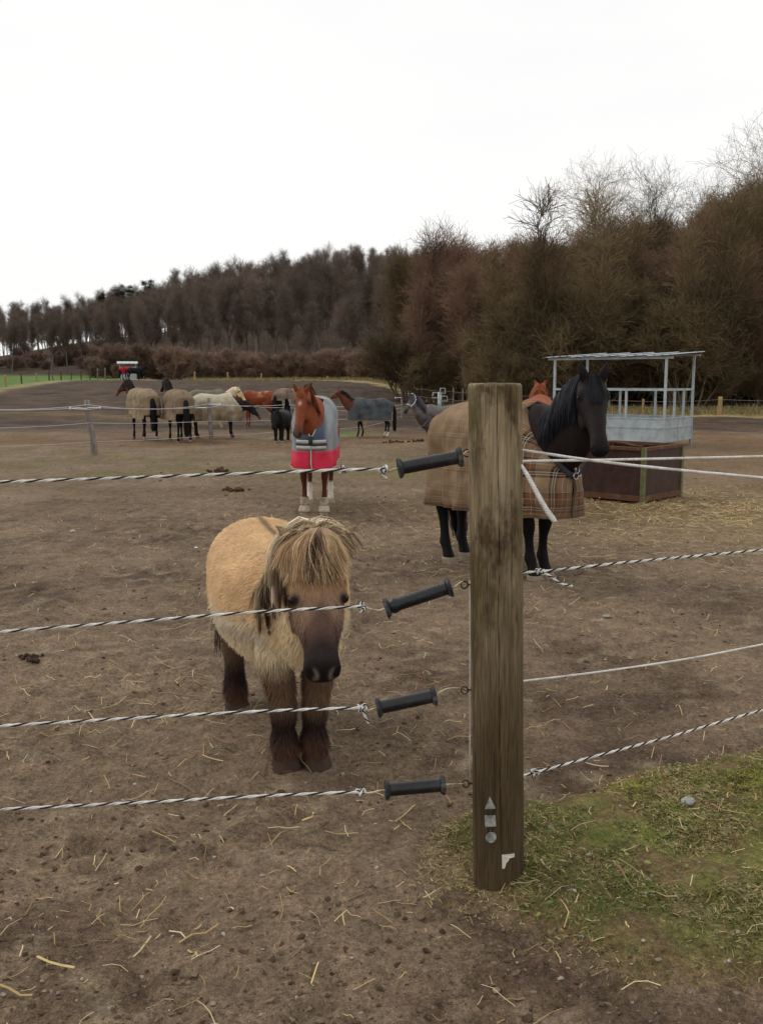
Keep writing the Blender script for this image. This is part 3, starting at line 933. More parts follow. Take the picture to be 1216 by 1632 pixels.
    # eyes
    for sd in (1, -1):
        q = hpt(spec.eye_t, .88 * sd, .42)
        th = np.linspace(-1, 1, 10); er = spec.eye_r
        Cc = (q + a * (th * er)[:, None]) * sc
        pr = np.sqrt(np.clip(1 - th ** 2, .001, 1)) * er * sc
        MB().add(*loft(Cc, np.tile(side, (10, 1)), np.tile(n, (10, 1)), pr, pr, 12)).build('eye', M_EYE, root)
    fr = dict(a=a, n=n, side=side, poll=poll, hl=hl, k=k, hpt=hpt, NP=NP, NC=NC, nw=nw, nd=nd, NS=S, NU=U, sc=sc, root=root, V=V, N=Nn, col=col, info=info, TD=TD[bi], me=me, spec=spec, r=r)
    if mane:
        add_mane(fr, **mane)
    if forelock:
        add_forelock(fr, **forelock)
    if tail:
        add_tail(fr, **tail)
    return fr

def clump(Pp, m, amt, r, keep=.25):
    n, K, _ = Pp.shape
    lead = r.choice(n, m, replace=False)
    d = ((Pp[:, None, 0] - Pp[None, lead, 0]) ** 2).sum(2) + ((Pp[:, None, K // 2] - Pp[None, lead, K // 2]) ** 2).sum(2) * .5
    own = d.argmin(1)
    li = lead[own]
    w = (amt * np.linspace(0, 1, K) ** .6)[None, :, None]
    Q = Pp * (1 - w) + (Pp[li] + (Pp[:, :1] - Pp[li][:, :1]) * keep) * w
    return Q, own

def add_mane(fr, cols, L=.26, side=1, n=700, width=.006, t0=.22, t1=1.0, spread=.0, both=False):
    r = fr['r']
    t = r.uniform(t0, t1, n)
    f = t * 23; i = np.clip(f.astype(int), 0, 22); f = (f - i)[:, None]
    lerp = lambda X: X[i] * (1 - f) + X[i + 1] * f
    C = lerp(fr['NC']); U = lerp(fr['NU']); S = lerp(fr['NS']); T = norm(lerp(np.gradient(fr['NP'], axis=0)))
    nd = lerp(fr['nd'][:, None]); nw = lerp(fr['nw'][:, None])
    sd = np.where(r.random(n) < (.5 if both else .93), side, -side)[:, None]
    off = r.normal(size=(n, 1)) * .012
    K = 7
    Ls = L * r.uniform(.7, 1.15, n)[:, None]
    Pp = np.zeros((n, K, 3))
    jit = r.normal(size=(n, 3)) * .010
    for k in range(K):
        u = k / (K - 1)
        w = math.sin(min(u * 2.2, 1) * math.pi / 2)
        down = np.maximum(u - .10, 0) * Ls
        q = C + U * (nd + .008 + .012 * math.sin(u * 3) - (1 - math.cos(min(u * 2.2, 1) * math.pi / 2)) * nd * .25) + S * (sd * w * (nw * np.clip(.35 + down / nd * .75, 0, 1.02) + .016) + off)
        q = q - np.array([0, 0, 1.0]) * down + T * (.04 * u * spread) + jit * u * 1.6
        Pp[:, k] = q
    Nf = norm(S * sd + U * .5 + r.normal(size=(n, 3)) * .25)
    W = width * np.linspace(1, .35, K)[None] * r.uniform(.6, 1.2, (n, 1))
    c = cols(t, np.linspace(0, 1, K), r)
    V, F, Cc = ribbons(Pp * fr['sc'], W * fr['sc'], Nf, c)
    MB().add(V, F, 0, Cc).build('mane', M_HAIR, fr['root'], colors=True)

def plain_cols(*cs, var=.25):
    cs = np.array(cs)
    def f(t, u, r):
        c = cs[r.integers(0, len(cs), len(t))] * r.uniform(1 - var, 1 + var, (len(t), 1))
        return np.repeat(c[:, None], len(u), 1)
    return f

def add_forelock(fr, cols, L=.22, n=160, width=.006, spread=.06, lift=.01):
    r = fr['r']; K = 7; a, nn, side, poll, k = fr['a'], fr['n'], fr['side'], fr['poll'], fr['k']
    s0 = r.uniform(-1, 1, n)[:, None]
    Pp = np.zeros((n, K, 3)); Ls = L * r.uniform(.65, 1.1, (n, 1)); j = r.normal(size=(n, 1)) * .012
    for q in range(K):
        u = q / (K - 1)
        Pp[:, q] = poll - a * .03 + a * u * Ls + nn * (.035 * k + lift * math.sin(u * 3.0) + .012) + side * (s0 * (.022 + spread * u) + j * u) + nn * (-.35 * (s0 * spread * u) ** 2 * 6)
    W = width * np.linspace(1, .3, K)[None] * r.uniform(.6, 1.2, (n, 1))
    V, F, Cc = ribbons(Pp * fr['sc'], W * fr['sc'], norm(nn + side * s0 * .6 + r.normal(size=(n, 3)) * .2), cols(np.abs(s0[:, 0]), np.linspace(0, 1, K), r))
    MB().add(V, F, 0, Cc).build('forelock', M_HAIR, fr['root'], colors=True)

def add_tail(fr, cols, L=.85, n=420, width=.010, root_at=(-.84, 0, 1.28), spread=.075, out=.12, drift=0.0):
    r = fr['r']; K = 8
    rt = np.asarray(root_at, float)
    an = r.uniform(0, 2 * np.pi, n); rad = np.sqrt(r.random(n))
    Pp = np.zeros((n, K, 3)); Ls = L * r.uniform(.7, 1.05, n)
    for q in range(K):
        u = q / (K - 1)
        sp = spread * (0.35 + .65 * math.sin(min(u * 1.5, 1) * 1.57))
        x = rt[0] - out * math.sin(min(u * 3, 1) * 1.57)
        Pp[:, q] = np.stack([x + np.cos(an) * rad * sp * .7, rt[1] + drift * u + np.sin(an) * rad * sp, rt[2] - np.maximum(0, u - .05) * Ls], 1) + r.normal(size=(n, 3)) * .006
    W = width * np.linspace(1, .4, K)[None] * r.uniform(.6, 1.2, (n, 1))
    V, F, Cc = ribbons(Pp * fr['sc'], W * fr['sc'], norm(np.stack([np.cos(an) - .3, np.sin(an), 0 * an], 1)), cols(rad, np.linspace(0, 1, K), r))
    MB().add(V, F, 0, Cc).build('tail', M_HAIR, fr['root'], colors=True)

# ------------------------------------------------------------------ horse rugs
def add_rug(fr, color_fn, hem=.66, hem_front=None, x0=-.84, x1=.93, flap=.30, slack=.035, mat_=None, neck_x=.46, binding=None, wrinkle=.012, seed=3, v_z=1.02, bind_r=.008, neck_cover=0.0, lift=0.0, wf=1.0, flare=.03):
    spec, sc, root = fr['spec'], fr['sc'], fr['root']
    r = np.random.default_rng(seed)
    A = np.array(spec.torso)
    hem_front = hem if hem_front is None else hem_front
    W = lambda x: np.interp(x, A[:, 0], A[:, 2]); ZC = lambda x: np.interp(x, A[:, 0], A[:, 1]); HH = lambda x: np.interp(x, A[:, 0], A[:, 3])
    xs = np.concatenate([np.linspace(x0, neck_x, 40), np.linspace(neck_x, x1, 22)[1:]])
    NA, ND = 14, 16
    rows = []
    uv = []
    ph = r.uniform(0, 6.28, 6)
    for i, x in enumerate(xs):
        front = x > neck_x
        w = max(W(x), .25 * wf if x < -.3 else W(x)) if x < .3 else .285 * wf
        w = w + slack
        if x < -.6:
            q = (-.6 - x) / (-.6 - x0 + .10)
            w = (.275 * wf + slack) * math.sqrt(max(1 - q * q * .92, .02))
        top = ZC(x) + HH(x) + slack * .7 + lift
        if x < -.40:
            top = 1.52 + slack * .7 + lift - .175 * ((-.40 - x) / .42) ** 1.8
        zw = ZC(x) + .02
        e = 0.0
        if front:
            q = (x - neck_x) / (x1 - neck_x)
            w = (.285 * wf + slack) * math.sqrt(max(1 - q ** 2.6, 0)) + .004
            ye = .15 * (1 - q) ** .7 * (1 if q < 1 else 0)
            ye = min(ye, w * .9)
            top = 1.53 + slack - (1.53 + slack - v_z) * q ** .8
            zw = min(zw, top - .10) - .05 * q
            e = ye
        hz = hem + (hem_front - hem) * smooth(.1, .8, x)
        if x < -.62:
            hz = hem + 0.0 * x
        pts = []; vv = []
        for k in range(NA):
            p = math.pi / 2 * (1 - k / (NA - 1))
            y = e + (w - e) * math.cos(p) ** .9
            z = zw + (top - zw) * math.sin(p) ** (.9 if not front else 1.0)
            pts.append((x, y, z))
        for k in range(1, ND + 1):
            t = k / ND
            z = zw + (hz - zw) * t
            fl = flare * t + wrinkle * t * (math.sin(x * 17 + ph[0]) + .7 * math.sin(x * 31 + ph[1]) + .5 * math.sin(x * 7 + t * 3 + ph[2]))
            y = w + fl * (1 if not front else math.sqrt(max(0, 1 - ((x - neck_x) / (x1 - neck_x)) ** 2)))
            pts.append((x + (.02 * t * math.sin(x * 9 + ph[3]) if not front else 0), y, z))
        rows.append(pts)
    R = np.array(rows)                    # stations x points (top .. hem)
    m, n = R.shape[:2]
    # creases
    nz = perlin(R[..., 0] * 5 + seed, R[..., 2] * 4 + R[..., 1] * 3, 21) + .6 * perlin(R[..., 0] * 11, R[..., 2] * 9 + seed, 22)
    nz2 = perlin(R[..., 0] * 5 + seed + 9, R[..., 2] * 4 + R[..., 1] * 3, 23) + .6 * perlin(R[..., 0] * 11, R[..., 2] * 9 + seed, 24)
    mb = MB()
    halves = []
    for sd, nn in ((1, nz), (-1, nz2)):
        Q = R.copy()
        g = np.linspace(0, 1, n)[None]
        Q[..., 1] += nn * wrinkle * 1.2 * smooth(.0, .35, g)
        Q[..., 1] = np.maximum(Q[..., 1], 0.002) * sd
        Q[..., 2] += nn * wrinkle * .35 * (1 - smooth(.3, .5, g))
        halves.append(Q)
        d = np.linalg.norm(np.diff(R, axis=1), axis=2)
        v = np.concatenate([np.zeros((m, 1)), np.cumsum(d, 1)], 1)
        v = v[:, -1:] - v
        hp_ = R[:, NA, :2]; ua = np.concatenate([[0], np.cumsum(np.linalg.norm(np.diff(hp_, axis=0), axis=1))]) + x0
        f = grid_faces(m, n, False)
        if sd < 0:
            f = f[:, ::-1]
        c = color_fn(np.broadcast_to(xs[:, None], (m, n)).ravel(), v.ravel(), Q[..., 2].ravel(), Q.reshape(-1, 3))
        mb.add(Q.reshape(-1, 3) * sc, f, 0, c)
        uv.append(np.stack([np.broadcast_to(ua[:, None], (m, n)).ravel(), v.ravel()], 1))
    # back of the rug: tail flap closing over the rump
    L, Rr = halves[0][0], halves[1][0]
    kk = NA + int(ND * flap)
    fl_rows = []
    for k in range(kk + 1):
        yy = np.linspace(Rr[k, 1], L[k, 1], 9)
        zz = np.full(9, L[k, 2]); xx = L[k, 0] - .075 * np.cos(np.linspace(-1.57, 1.57, 9)) * smooth(0, 8, k)
        fl_rows.append(np.stack([xx, yy, zz], 1))
    Fp = np.array(fl_rows)
    v = np.broadcast_to(np.linspace(0, 1, kk + 1)[:, None] * .8, (kk + 1, 9))
    c = color_fn(np.full(Fp.shape[:2], x0 - .05).ravel(), v.ravel(), Fp[..., 2].ravel(), Fp.reshape(-1, 3))
    mb.add(Fp.reshape(-1, 3) * sc, grid_faces(kk + 1, 9, False), 0, c)
    uv.append(np.stack([Fp[..., 1].ravel() - .9, v.ravel()], 1))
    me = mb.mesh('rug', mat_ or M_CLOTH, True, True)
    ul = me.uv_layers.new(name='UVMap')
    li = np.empty(len(me.loops), np.int32); me.loops.foreach_get('vertex_index', li)
    ul.data.foreach_set('uv', np.concatenate(uv)[li].astype(np.float32).ravel())
    o = bpy.data.objects.new('rug', me); COL.objects.link(o); o.parent = root
    so = o.modifiers.new('t', 'SOLIDIFY'); so.thickness = .012 * sc; so.offset = 1
    if binding is not None:
        i0 = int(np.argmax(xs > neck_x)) - 1
        neck = np.concatenate([halves[0][i0:, 0][::-1], halves[1][i0:, 0]])
        neck = neck[np.concatenate([[True], np.linalg.norm(np.diff(neck, axis=0), axis=1) > 1e-3])]
        b = MB()
        b.add(*tube(neck * sc, bind_r * sc, 6))
        hemp = np.concatenate([halves[1][:, -1], halves[0][::-1, -1]])
        b.add(*tube(hemp * sc, bind_r * .8 * sc, 6))
        fe = np.concatenate([Fp[:, 0], ])
        b.add(*tube(Fp[kk] * sc, bind_r * .8 * sc, 6))
        for hf in halves:
            b.add(*tube((hf[0, kk:] + np.array([-.004, 0, 0])) * sc, bind_r * .8 * sc, 6))
        front = (halves[0][-1, 2:] + np.array([.012, 0, 0]))
        b.add(*tube(front * sc, bind_r * sc, 6))
        b.build('binding', binding, o)
    fr['rug'] = o; fr['rug_halves'] = halves; fr['rug_xs'] = xs
    return o

def rug_flat(col, stain=None, amt=.5):
    col = np.asarray(col)
    def f(u, v, z, Pp):
        n = perlin(Pp[:, 0] * 3.1 + 5, Pp[:, 2] * 3.3 + Pp[:, 1], 31)[:, None] + .5 * perlin(Pp[:, 0] * 9, Pp[:, 2] * 8, 32)[:, None]
        c = np.tile(col, (len(u), 1))
        if stain is not None:
            c = c + (np.asarray(stain) - c) * np.clip((n + .1) * amt * 2, 0, 1)
        return c
    return f

# coats
def coat_bay(base, points, sock=None, muzzle=None, star=False, belly=None, pts_z=.62):
    base, points = np.asarray(base), np.asarray(points)
    def f(i):
        V, tg, t = i['V'], i['tag'], i['t']
        n = perlin(V[:, 0] * 4, V[:, 2] * 4 + V[:, 1] * 3, 41)[:, None]
        c = base * (1 + .22 * n)
        leg = ((tg >= 1) & (tg <= 4))
        w = (1 - smooth(pts_z - .12, pts_z + .12, V[:, 2])) * leg
        c = c + (points - c) * w[:, None]
        if sock is not None:
            for q in range(4):
                if sock[q] > 0:
                    m = (tg == q + 1) * (1 - smooth(sock[q] - .02, sock[q] + .02, V[:, 2]))
                    c = c + (srgb(214, 204, 190) - c) * m[:, None]
        head = tg == 6
        mz = head * smooth(.66, .92, i['ha'])
        if muzzle is not None:
            c = c + (np.asarray(muzzle) - c) * (mz * .85)[:, None]
        ear = tg == 7
        c = c + (c * .45 - c) * (ear * smooth(.2, .8, t))[:, None]
        if star:
            s = np.exp(-((i['hs'] / .020) ** 2 + ((i['ha'] - .30) / .045) ** 2) * 1.2) * head * (i['hn'] > -.02)
            c = c + (srgb(205, 190, 180) - c) * np.clip(s * .75, 0, 1)[:, None]
        ey = head * np.exp(-(((np.abs(i['hs']) - .09) / .03) ** 2 + ((i['ha'] - .235) / .06) ** 2))
        c = c * (1 - .55 * ey[:, None])
        return c
    return f

def ground_at(px, py):
    return G(px, py)

def heading(fx, fy):
    return math.atan2(fy, fx)

def root_pos(x, y, sink=.008):
    return (x, y, float(ground_z(np.array([x]), np.array([y]))[0]) - sink)
# --- the Shetland pony in front
def pony_spec():
    s = Spec()
    s.torso = [(-.57, .76, .05, .07), (-.545, .75, .15, .14), (-.47, .755, .22, .20), (-.34, .755, .262, .23), (-.17, .715, .285, .25), (.02, .685, .295, .27),
               (.19, .690, .280, .267), (.32, .715, .23, .25), (.42, .715, .18, .215), (.50, .69, .135, .16), (.54, .68, .06, .08)]
    s.front = [(.36, .09, .72, .12, .085), (.35, .105, .56, .10, .078), (.35, .105, .44, .080, .068), (.355, .10, .34, .064, .059), (.365, .095, .26, .058, .055), (.365, .095, .22, .056, .053),
               (.36, .095, .17, .048, .046), (.36, .095, .12, .056, .053), (.37, .095, .085, .060, .058), (.38, .095, .055, .058, .056), (.385, .095, .035, .056, .054)]
    s.hind = [(-.38, .10, .76, .16, .11), (-.36, .125, .62, .16, .10), (-.36, .13, .50, .12, .08), (-.42, .125, .41, .082, .062), (-.44, .12, .34, .060, .053), (-.445, .12, .29, .056, .050),
              (-.435, .12, .21, .047, .045), (-.425, .12, .13, .056, .052), (-.415, .12, .085, .058, .055), (-.40, .12, .055, .057, .055), (-.395, .12, .035, .055, .053)]
    s.hoof_h = .062
    s.head = [(-.08, -.11, .06, .08), (0.0, -.10, .10, .112), (.10, -.11, .118, .128), (.22, -.125, .135, .136), (.34, -.128, .142, .134), (.46, -.122, .130, .122),
              (.60, -.098, .102, .108), (.74, -.080, .080, .079), (.85, -.078, .076, .079), (.93, -.082, .070, .087), (.985, -.088, .054, .070), (1.02, -.094, .028, .038)]
    s.head_len = .51
    s.ear_len, s.ear_w = .15, .036
    s.neck_w = (.135, .118, .105, .095)
    s.neck_d = (.23, .205, .18, .14)
    s.neck0 = (.34, 0, .80)
    s.eye_r, s.eye_t = .024, .40
    s.scale = 1.0
    return s

C_TAN = srgb(207, 170, 126); C_CREAM = srgb(232, 212, 174); C_DK = srgb(58, 42, 34); C_BRN = srgb(104, 72, 50)
def pony_coat(i):
    V, tg, t = i['V'], i['tag'], i['t']
    n = perlin(V[:, 0] * 5, V[:, 2] * 5 + V[:, 1] * 4, 51)[:, None]
    n2 = perlin(V[:, 0] * 14 + 3, V[:, 2] * 14 + V[:, 1] * 10, 52)[:, None]
    c = np.tile(C_TAN, (len(V), 1)) * (1 + .15 * n + .10 * n2)
    def mixc(c, col, w):
        return c + (np.asarray(col) - c) * np.clip(np.asarray(w).reshape(-1, 1), 0, 1)
    # paler low down on the barrel and chest
    c = mixc(c, C_CREAM, (1 - smooth(.52, .73, V[:, 2] + .03 * n[:, 0])) * 1.0)
    c = mixc(c, C_CREAM * 1.03, smooth(.40, .56, V[:, 0]) * smooth(.38, .5, V[:, 2]) * .55 * (tg != 6))
    # clipped grey patch on the flank behind the shoulder and across the breast
    band = np.exp(-((V[:, 2] - (.60 + .03 * V[:, 0])) / .045) ** 2) * smooth(-.12, .0, V[:, 0]) * (1 - smooth(.40, .5, V[:, 0])) * (np.abs(V[:, 1]) > .1)
    c = mixc(c, srgb(196, 180, 154), np.clip(band * 1.25, 0, .95) * (tg != 6))
    # eel stripe
    st = np.exp(-(V[:, 1] / .016) ** 2) * (i['N'][:, 2] > .4) * ((tg == 0) | (tg == 5))
    c = mixc(c, srgb(96, 74, 62), st * .85)
    leg = (tg >= 1) & (tg <= 4)
    c = mixc(c, srgb(98, 69, 50), leg * (1 - smooth(.40, .56, V[:, 2])) * .95)
    c = mixc(c, srgb(42, 30, 26), leg * (1 - smooth(.19, .33, V[:, 2] + .03 * n[:, 0])))
    c = mixc(c, srgb(84, 56, 40), leg * (1 - smooth(.08, .17, V[:, 2] + .03 * n2[:, 0])) * .8)
    hd = tg == 6
    ha, hs, hn = i['ha'], np.abs(i['hs']), i['hn']
    c = mixc(c, srgb(168, 132, 98), hd * 1.0)
    c = mixc(c, srgb(148, 120, 98), hd * smooth(.30, .46, ha) * .9)
    c = mixc(c, srgb(98, 75, 66), hd * smooth(.48, .72, ha + .16 * np.exp(-(hs / .05) ** 2) - .9 * np.maximum(hs - .05, 0)))
    c = mixc(c, srgb(50, 39, 36), hd * smooth(.64, .84, ha + .06 * np.exp(-(hs / .04) ** 2) - .6 * np.maximum(hs - .05, 0)))
    c = mixc(c, srgb(24, 20, 20), hd * smooth(.82, .93, ha))
    c = mixc(c, srgb(112, 96, 84), hd * smooth(.93, .99, ha) * (hn < -.09) * .7)
    c = np.where(hd[:, None], c * (1 + .22 * n2 + .12 * n), c)
    ey = np.exp(-(((hs - .112) / .026) ** 2 + ((ha - .42) / .055) ** 2)) * hd
    c = mixc(c, srgb(36, 27, 24), ey * 1.25)
    c = mixc(c, srgb(70, 50, 38), (tg == 7) * smooth(.1, .6, t) * .6)
    return c

pony_yaw = heading(math.sin(math.radians(20)), -math.cos(math.radians(20)))
pony = make_horse('pony', 'shaggy tan pony with brown and cream mane standing behind the ropes', 'pony', root_pos(-.48, 4.25), pony_yaw, pony_spec(), pony_coat,
                  poll=(.72, -.018, 1.03), head_yaw=-9, head_pitch=67, head_roll=2, nostril_rim=srgb(150, 132, 120), voxel=.0095, ears=(.85, .55, .75), hoofs=[M_HOOF_DARK] * 4,
                  lat=(-.03, .03, 0, 0), legs=(.0, -.01, .02, -.03), group=None, seed=5)

def pony_fur(fr):
    r = np.random.default_rng(77)
    me, V, N, col, i = fr['me'], fr['V'], fr['N'], fr['col'], fr['info']
    me.calc_loop_triangles()
    T = np.empty(len(me.loop_triangles) * 3, np.int32); me.loop_triangles.foreach_get('vertices', T); T = T.reshape(-1, 3)
    a, b, c = V[T[:, 0]], V[T[:, 1]], V[T[:, 2]]
    ar = np.linalg.norm(np.cross(b - a, c - a), axis=1)
    n = 130000
    pick = r.choice(len(T), n, p=ar / ar.sum())
    w = r.dirichlet((1, 1, 1), n)
    tri = T[pick]
    mix = lambda X: X[tri[:, 0]] * w[:, :1] + X[tri[:, 1]] * w[:, 1:2] + X[tri[:, 2]] * w[:, 2:]
    p, nn = mix(V), norm(mix(N)); cc = mix(col)
    tg = i['tag'][tri[:, 0]]; ha = i['ha'][tri[:, 0]]; hn = i['hn'][tri[:, 0]]; hs = np.abs(i['hs'][tri[:, 0]])
    D = norm(fr['TD'][tri[:, 0]])
    L = np.full(n, .022)
    body = tg == 0
    L = np.where(body & (nn[:, 2] < -.15), .05, L)
    L = np.where(body & (p[:, 0] > .40), .045, L)
    L = np.where(tg == 5, .035, L)
    leg = (tg >= 1) & (tg <= 4)
    L = np.where(leg, np.where(p[:, 2] < .085, .016, np.where(p[:, 2] < .17, .040, np.where(p[:, 2] > .34, .04, .030))), L)
    L = np.where(tg == 6, np.where(ha > .8, .004, np.where(ha > .45, .011, .018)), L)
    L = np.where((tg == 6) & (hs > .07) & (ha < .72), .022, L)
    L = np.where((tg == 6) & (hn < -.14) & (ha < .75), .038, L)
    L = np.where(tg == 7, .012, L)
    eyez = (tg == 6) & (np.abs(ha - .40) < .075) & (hs > .085)
    L = np.where(eyez, .003, L)
    L = L * r.uniform(.6, 1.25, n)
    flow = norm(D - nn * np.sum(D * nn, 1, keepdims=True) + r.normal(size=(n, 3)) * .16)
    lift = np.where(tg == 6, .28, .34)[:, None]
    K = 4
    Pp = np.zeros((n, K, 3)); Pp[:, 0] = p - nn * .002
    d = norm(nn * (lift * 1.9) + flow)
    for k in range(1, K):
        Pp[:, k] = Pp[:, k - 1] + d * (L / (K - 1))[:, None]
        d = norm(d + flow * .35 + np.array([0, 0, -.22]))
    tone = r.uniform(.88, 1.12, (n, 1)) * (1 + .08 * perlin(p[:, 0] * 30, p[:, 2] * 30 + p[:, 1] * 22, 61))[:, None]
    c4 = np.repeat((cc * tone)[:, None], K, 1)
    W = np.tile(np.array([.0017, .0015, .0011, .0003]), (n, 1)) * r.uniform(.7, 1.2, (n, 1))
    Vv, F, Cc = ribbons(Pp, W, nn, np.clip(c4, .003, 1))
    MB().add(Vv, F, 0, Cc).build('fur', M_HAIR, fr['root'], colors=True)
pony_fur(pony)

def pony_mane(fr):
    """thick mane: cream over the top, brown and black below, falling mostly to the right side, and a heavy forelock"""
    r = np.random.default_rng(5)
    K = 9
    # neck part
    n = 7500
    t = r.uniform(.10, 1.0, n) ** .85
    f = t * 23; i = np.clip(f.astype(int), 0, 22); f = (f - i)[:, None]
    lerp = lambda X: X[i] * (1 - f) + X[i + 1] * f
    C = lerp(fr['NC']); U = lerp(fr['NU']); S = lerp(fr['NS']); Tn = norm(lerp(np.gradient(fr['NP'], axis=0)))
    nd = lerp(fr['nd'][:, None]); nw = lerp(fr['nw'][:, None])
    sd = np.where(r.random(n) < .86, -1.0, 1.0)[:, None]
    L = r.uniform(.20, .36, (n, 1)) * np.where(sd < 0, 1, .55)
    Pp = np.zeros((n, K, 3)); jit = r.normal(size=(n, 3)) * .016; layer = r.random((n, 1))
    for k in range(K):
        u = k / (K - 1)
        w = math.sin(min(u * 2.4, 1) * math.pi / 2)
        down = np.maximum(u - .16, 0) * L
        q = C + U * (nd + .010 + .035 * layer * math.sin(min(u * 3, 3.14)) - (1 - math.cos(min(u * 2.4, 1) * 1.57)) * nd * .22)
        q = q + S * sd * w * (nw * np.clip(.5 + down / nd * .7, 0, 1.0) + .018 + .035 * layer) + S * (r.normal(size=(n, 1)) * .002)
        q = q - np.array([0, 0, 1.0]) * down + Tn * (.05 * u) + jit * (.3 + 1.3 * u)
        Pp[:, k] = q
    Pp, own = clump(Pp, 110, .8, r)
    rc = r.random(110)[own]
    u = np.linspace(0, 1, K)
    cream, tan, brown, dark = srgb(246, 234, 206), srgb(178, 140, 100), srgb(148, 104, 74), srgb(88, 62, 48)
    nzv = perlin(t * 9, layer[:, 0] * 3, 71)
    band = rc[:, None]
    deep = (1 - smooth(.18, .42, t))[:, None]             # near the withers: brown
    topc = cream + (brown - cream) * np.clip(deep * .9 + (band > .85) * .6, 0, 1)
    lowc = brown + (dark - brown) * np.clip(.05 + .8 * (rc[:, None] < .5), 0, 1)
    uu = u[None, :, None]
    wv = np.clip((uu - .55 - .30 * rc[:, None, None] + .05 * layer[:, None]) / .22, 0, 1) * (rc[:, None, None] < .62)
    col = topc[:, None] * (1 - wv) + lowc[:, None] * wv
    col = col * r.uniform(.75, 1.2, (n, 1, 1))
    W = np.linspace(.0024, .0007, K)[None] * r.uniform(.6, 1.2, (n, 1))
    V, F, Cc = ribbons(Pp, W, norm(S * sd + U * .6 + r.normal(size=(n, 3)) * .3), col)
    MB().add(V, F, 0, Cc).build('mane', M_HAIR, fr['root'], colors=True)
    # forelock: falls over the forehead from between the ears, with dark strands in the middle
    n = 8500
    a, nn, side, poll, k_ = fr['a'], fr['n'], fr['side'], fr['poll'], fr['k']
    s0 = np.clip(r.normal(size=(n, 1)) * .62, -1.25, 1.25)
    L = r.uniform(.14, .21, (n, 1)) * (1 - .08 * np.abs(s0))
    layer = r.random((n, 1))
    Pp = np.zeros((n, K, 3)); jit = r.normal(size=(n, 1)) * .010
    A = np.array(fr['spec'].head)
    for k in range(K):
        u = k / (K - 1)
        tt = (-.02 + u * L / fr['hl'])
        hw = np.interp(tt[:, 0], A[:, 0], A[:, 3])[:, None] * k_
        lat = s0 * (.024 + .060 * math.sin(min(u * 1.7, 1) * 1.57)) + jit * u
        bulge = np.sqrt(np.clip(1 - (lat / (hw * 1.25)) ** 2, .0, 1))
        q = poll + a * (tt * fr['hl'] - .035) + side * lat + nn * (.03 * k_ + .012 + .022 * layer - (1 - bulge) * .075 + .035 * math.sin(min(u * 2.6, 3.14)) * (1 - .4 * u) + .028 * (1 - u))
        Pp[:, k] = q
    Pp, own = clump(Pp, 120, .48, r, .3)
    sw = r.normal(size=(120, 1)) * .030; cutl = r.uniform(.55, 1.05, 120)
    uk = np.linspace(0, 1, K)
    Pp = Pp + side * (sw[own] * uk[None] ** 1.6 - .018 * np.sin(uk * 3)[None])[..., None]
    Pp = Pp[:, :1] + (Pp - Pp[:, :1]) * (cutl[own][:, None, None] * .45 + .55)
    Pp[:, 1:] += r.normal(size=(n, 1, 3)) * np.linspace(.1, 1, K - 1)[None, :, None] * .011
    ctr = np.exp(-((s0 + .02) / .36) ** 2)
    lo = srgb(58, 40, 34); hi = srgb(208, 178, 138); mid = srgb(156, 118, 86)
    pickc = r.random(120)[own][:, None] * .8 + .2 * r.random((n, 1))
    base = np.where(pickc < .04 + .86 * ctr, lo, np.where(pickc < .55, mid, hi))
    tipc = np.where(r.random((n, 1)) < .45, hi, base)
    topc = srgb(190, 164, 136)
    uu = np.linspace(0, 1, K)[None, :, None]
    col = base[:, None] * (1 - uu) + tipc[:, None] * uu
    wt = np.clip(1 - uu / .28, 0, 1) * (1 - .5 * ctr[:, None])
    col = col * (1 - wt) + topc * wt
    col = col * r.uniform(.78, 1.2, (n, 1, 1))
    W = np.linspace(.0015, .0004, K)[None] * r.uniform(.6, 1.2, (n, 1))
    V, F, Cc = ribbons(Pp, W, norm(nn + side * s0 * .7 + r.normal(size=(n, 3)) * .25), col)
    mb = MB().add(V, F, 0, Cc)
    # unruly hairs standing on the poll and sweeping sideways over the ears
    n = 900
    s0 = r.uniform(-1, 1, (n, 1))
    p0 = poll + side * s0 * .10 + nn * .045 - a * (.0 + .05 * r.random((n, 1)))
    d0 = norm(side * (s0 * 1.1 + r.normal(size=(n, 1)) * .25) + np.array([0, 0, 1.0]) * (.38 - .15 * np.abs(s0)) + a * .0 + r.normal(size=(n, 3)) * .2)
    Pp = strands_from(p0, d0, r.uniform(.04, .12, n), K, .24, .10, r)
    Pp, _o = clump(Pp, 90, .6, r, .3)
    col = np.where(r.random((n, 1)) < .4, srgb(120, 98, 82), np.where(r.random((n, 1)) < .5, srgb(178, 152, 118), srgb(208, 188, 154)))
    col = np.repeat((col * r.uniform(.8, 1.2, (n, 1)))[:, None], K, 1)
    W = np.linspace(.0030, .0006, K)[None] * r.uniform(.6, 1.2, (n, 1))
    V, F, Cc = ribbons(Pp, W, norm(r.normal(size=(n, 3)) + nn), col)
    mb.add(V, F, 0, Cc)
    mb.build('forelock', M_HAIR, fr['root'], colors=True)
pony_mane(pony)
add_tail(pony, plain_cols(srgb(60, 44, 36), srgb(92, 70, 54), srgb(40, 30, 26)), L=.62, n=700, width=.005, root_at=(-.585, -.03, .84), spread=.10, out=.05, drift=-.075)
# --- the other horses
BAY = srgb(96, 58, 40); DARKBAY = srgb(64, 42, 34); CHEST = srgb(128, 68, 42); LIVER = srgb(118, 60, 40)
hs = horse_spec

def at_scale(s, **kw):
    sp = hs(); sp.scale = s
    for k, v in kw.items():
        setattr(sp, k, v)
    return sp

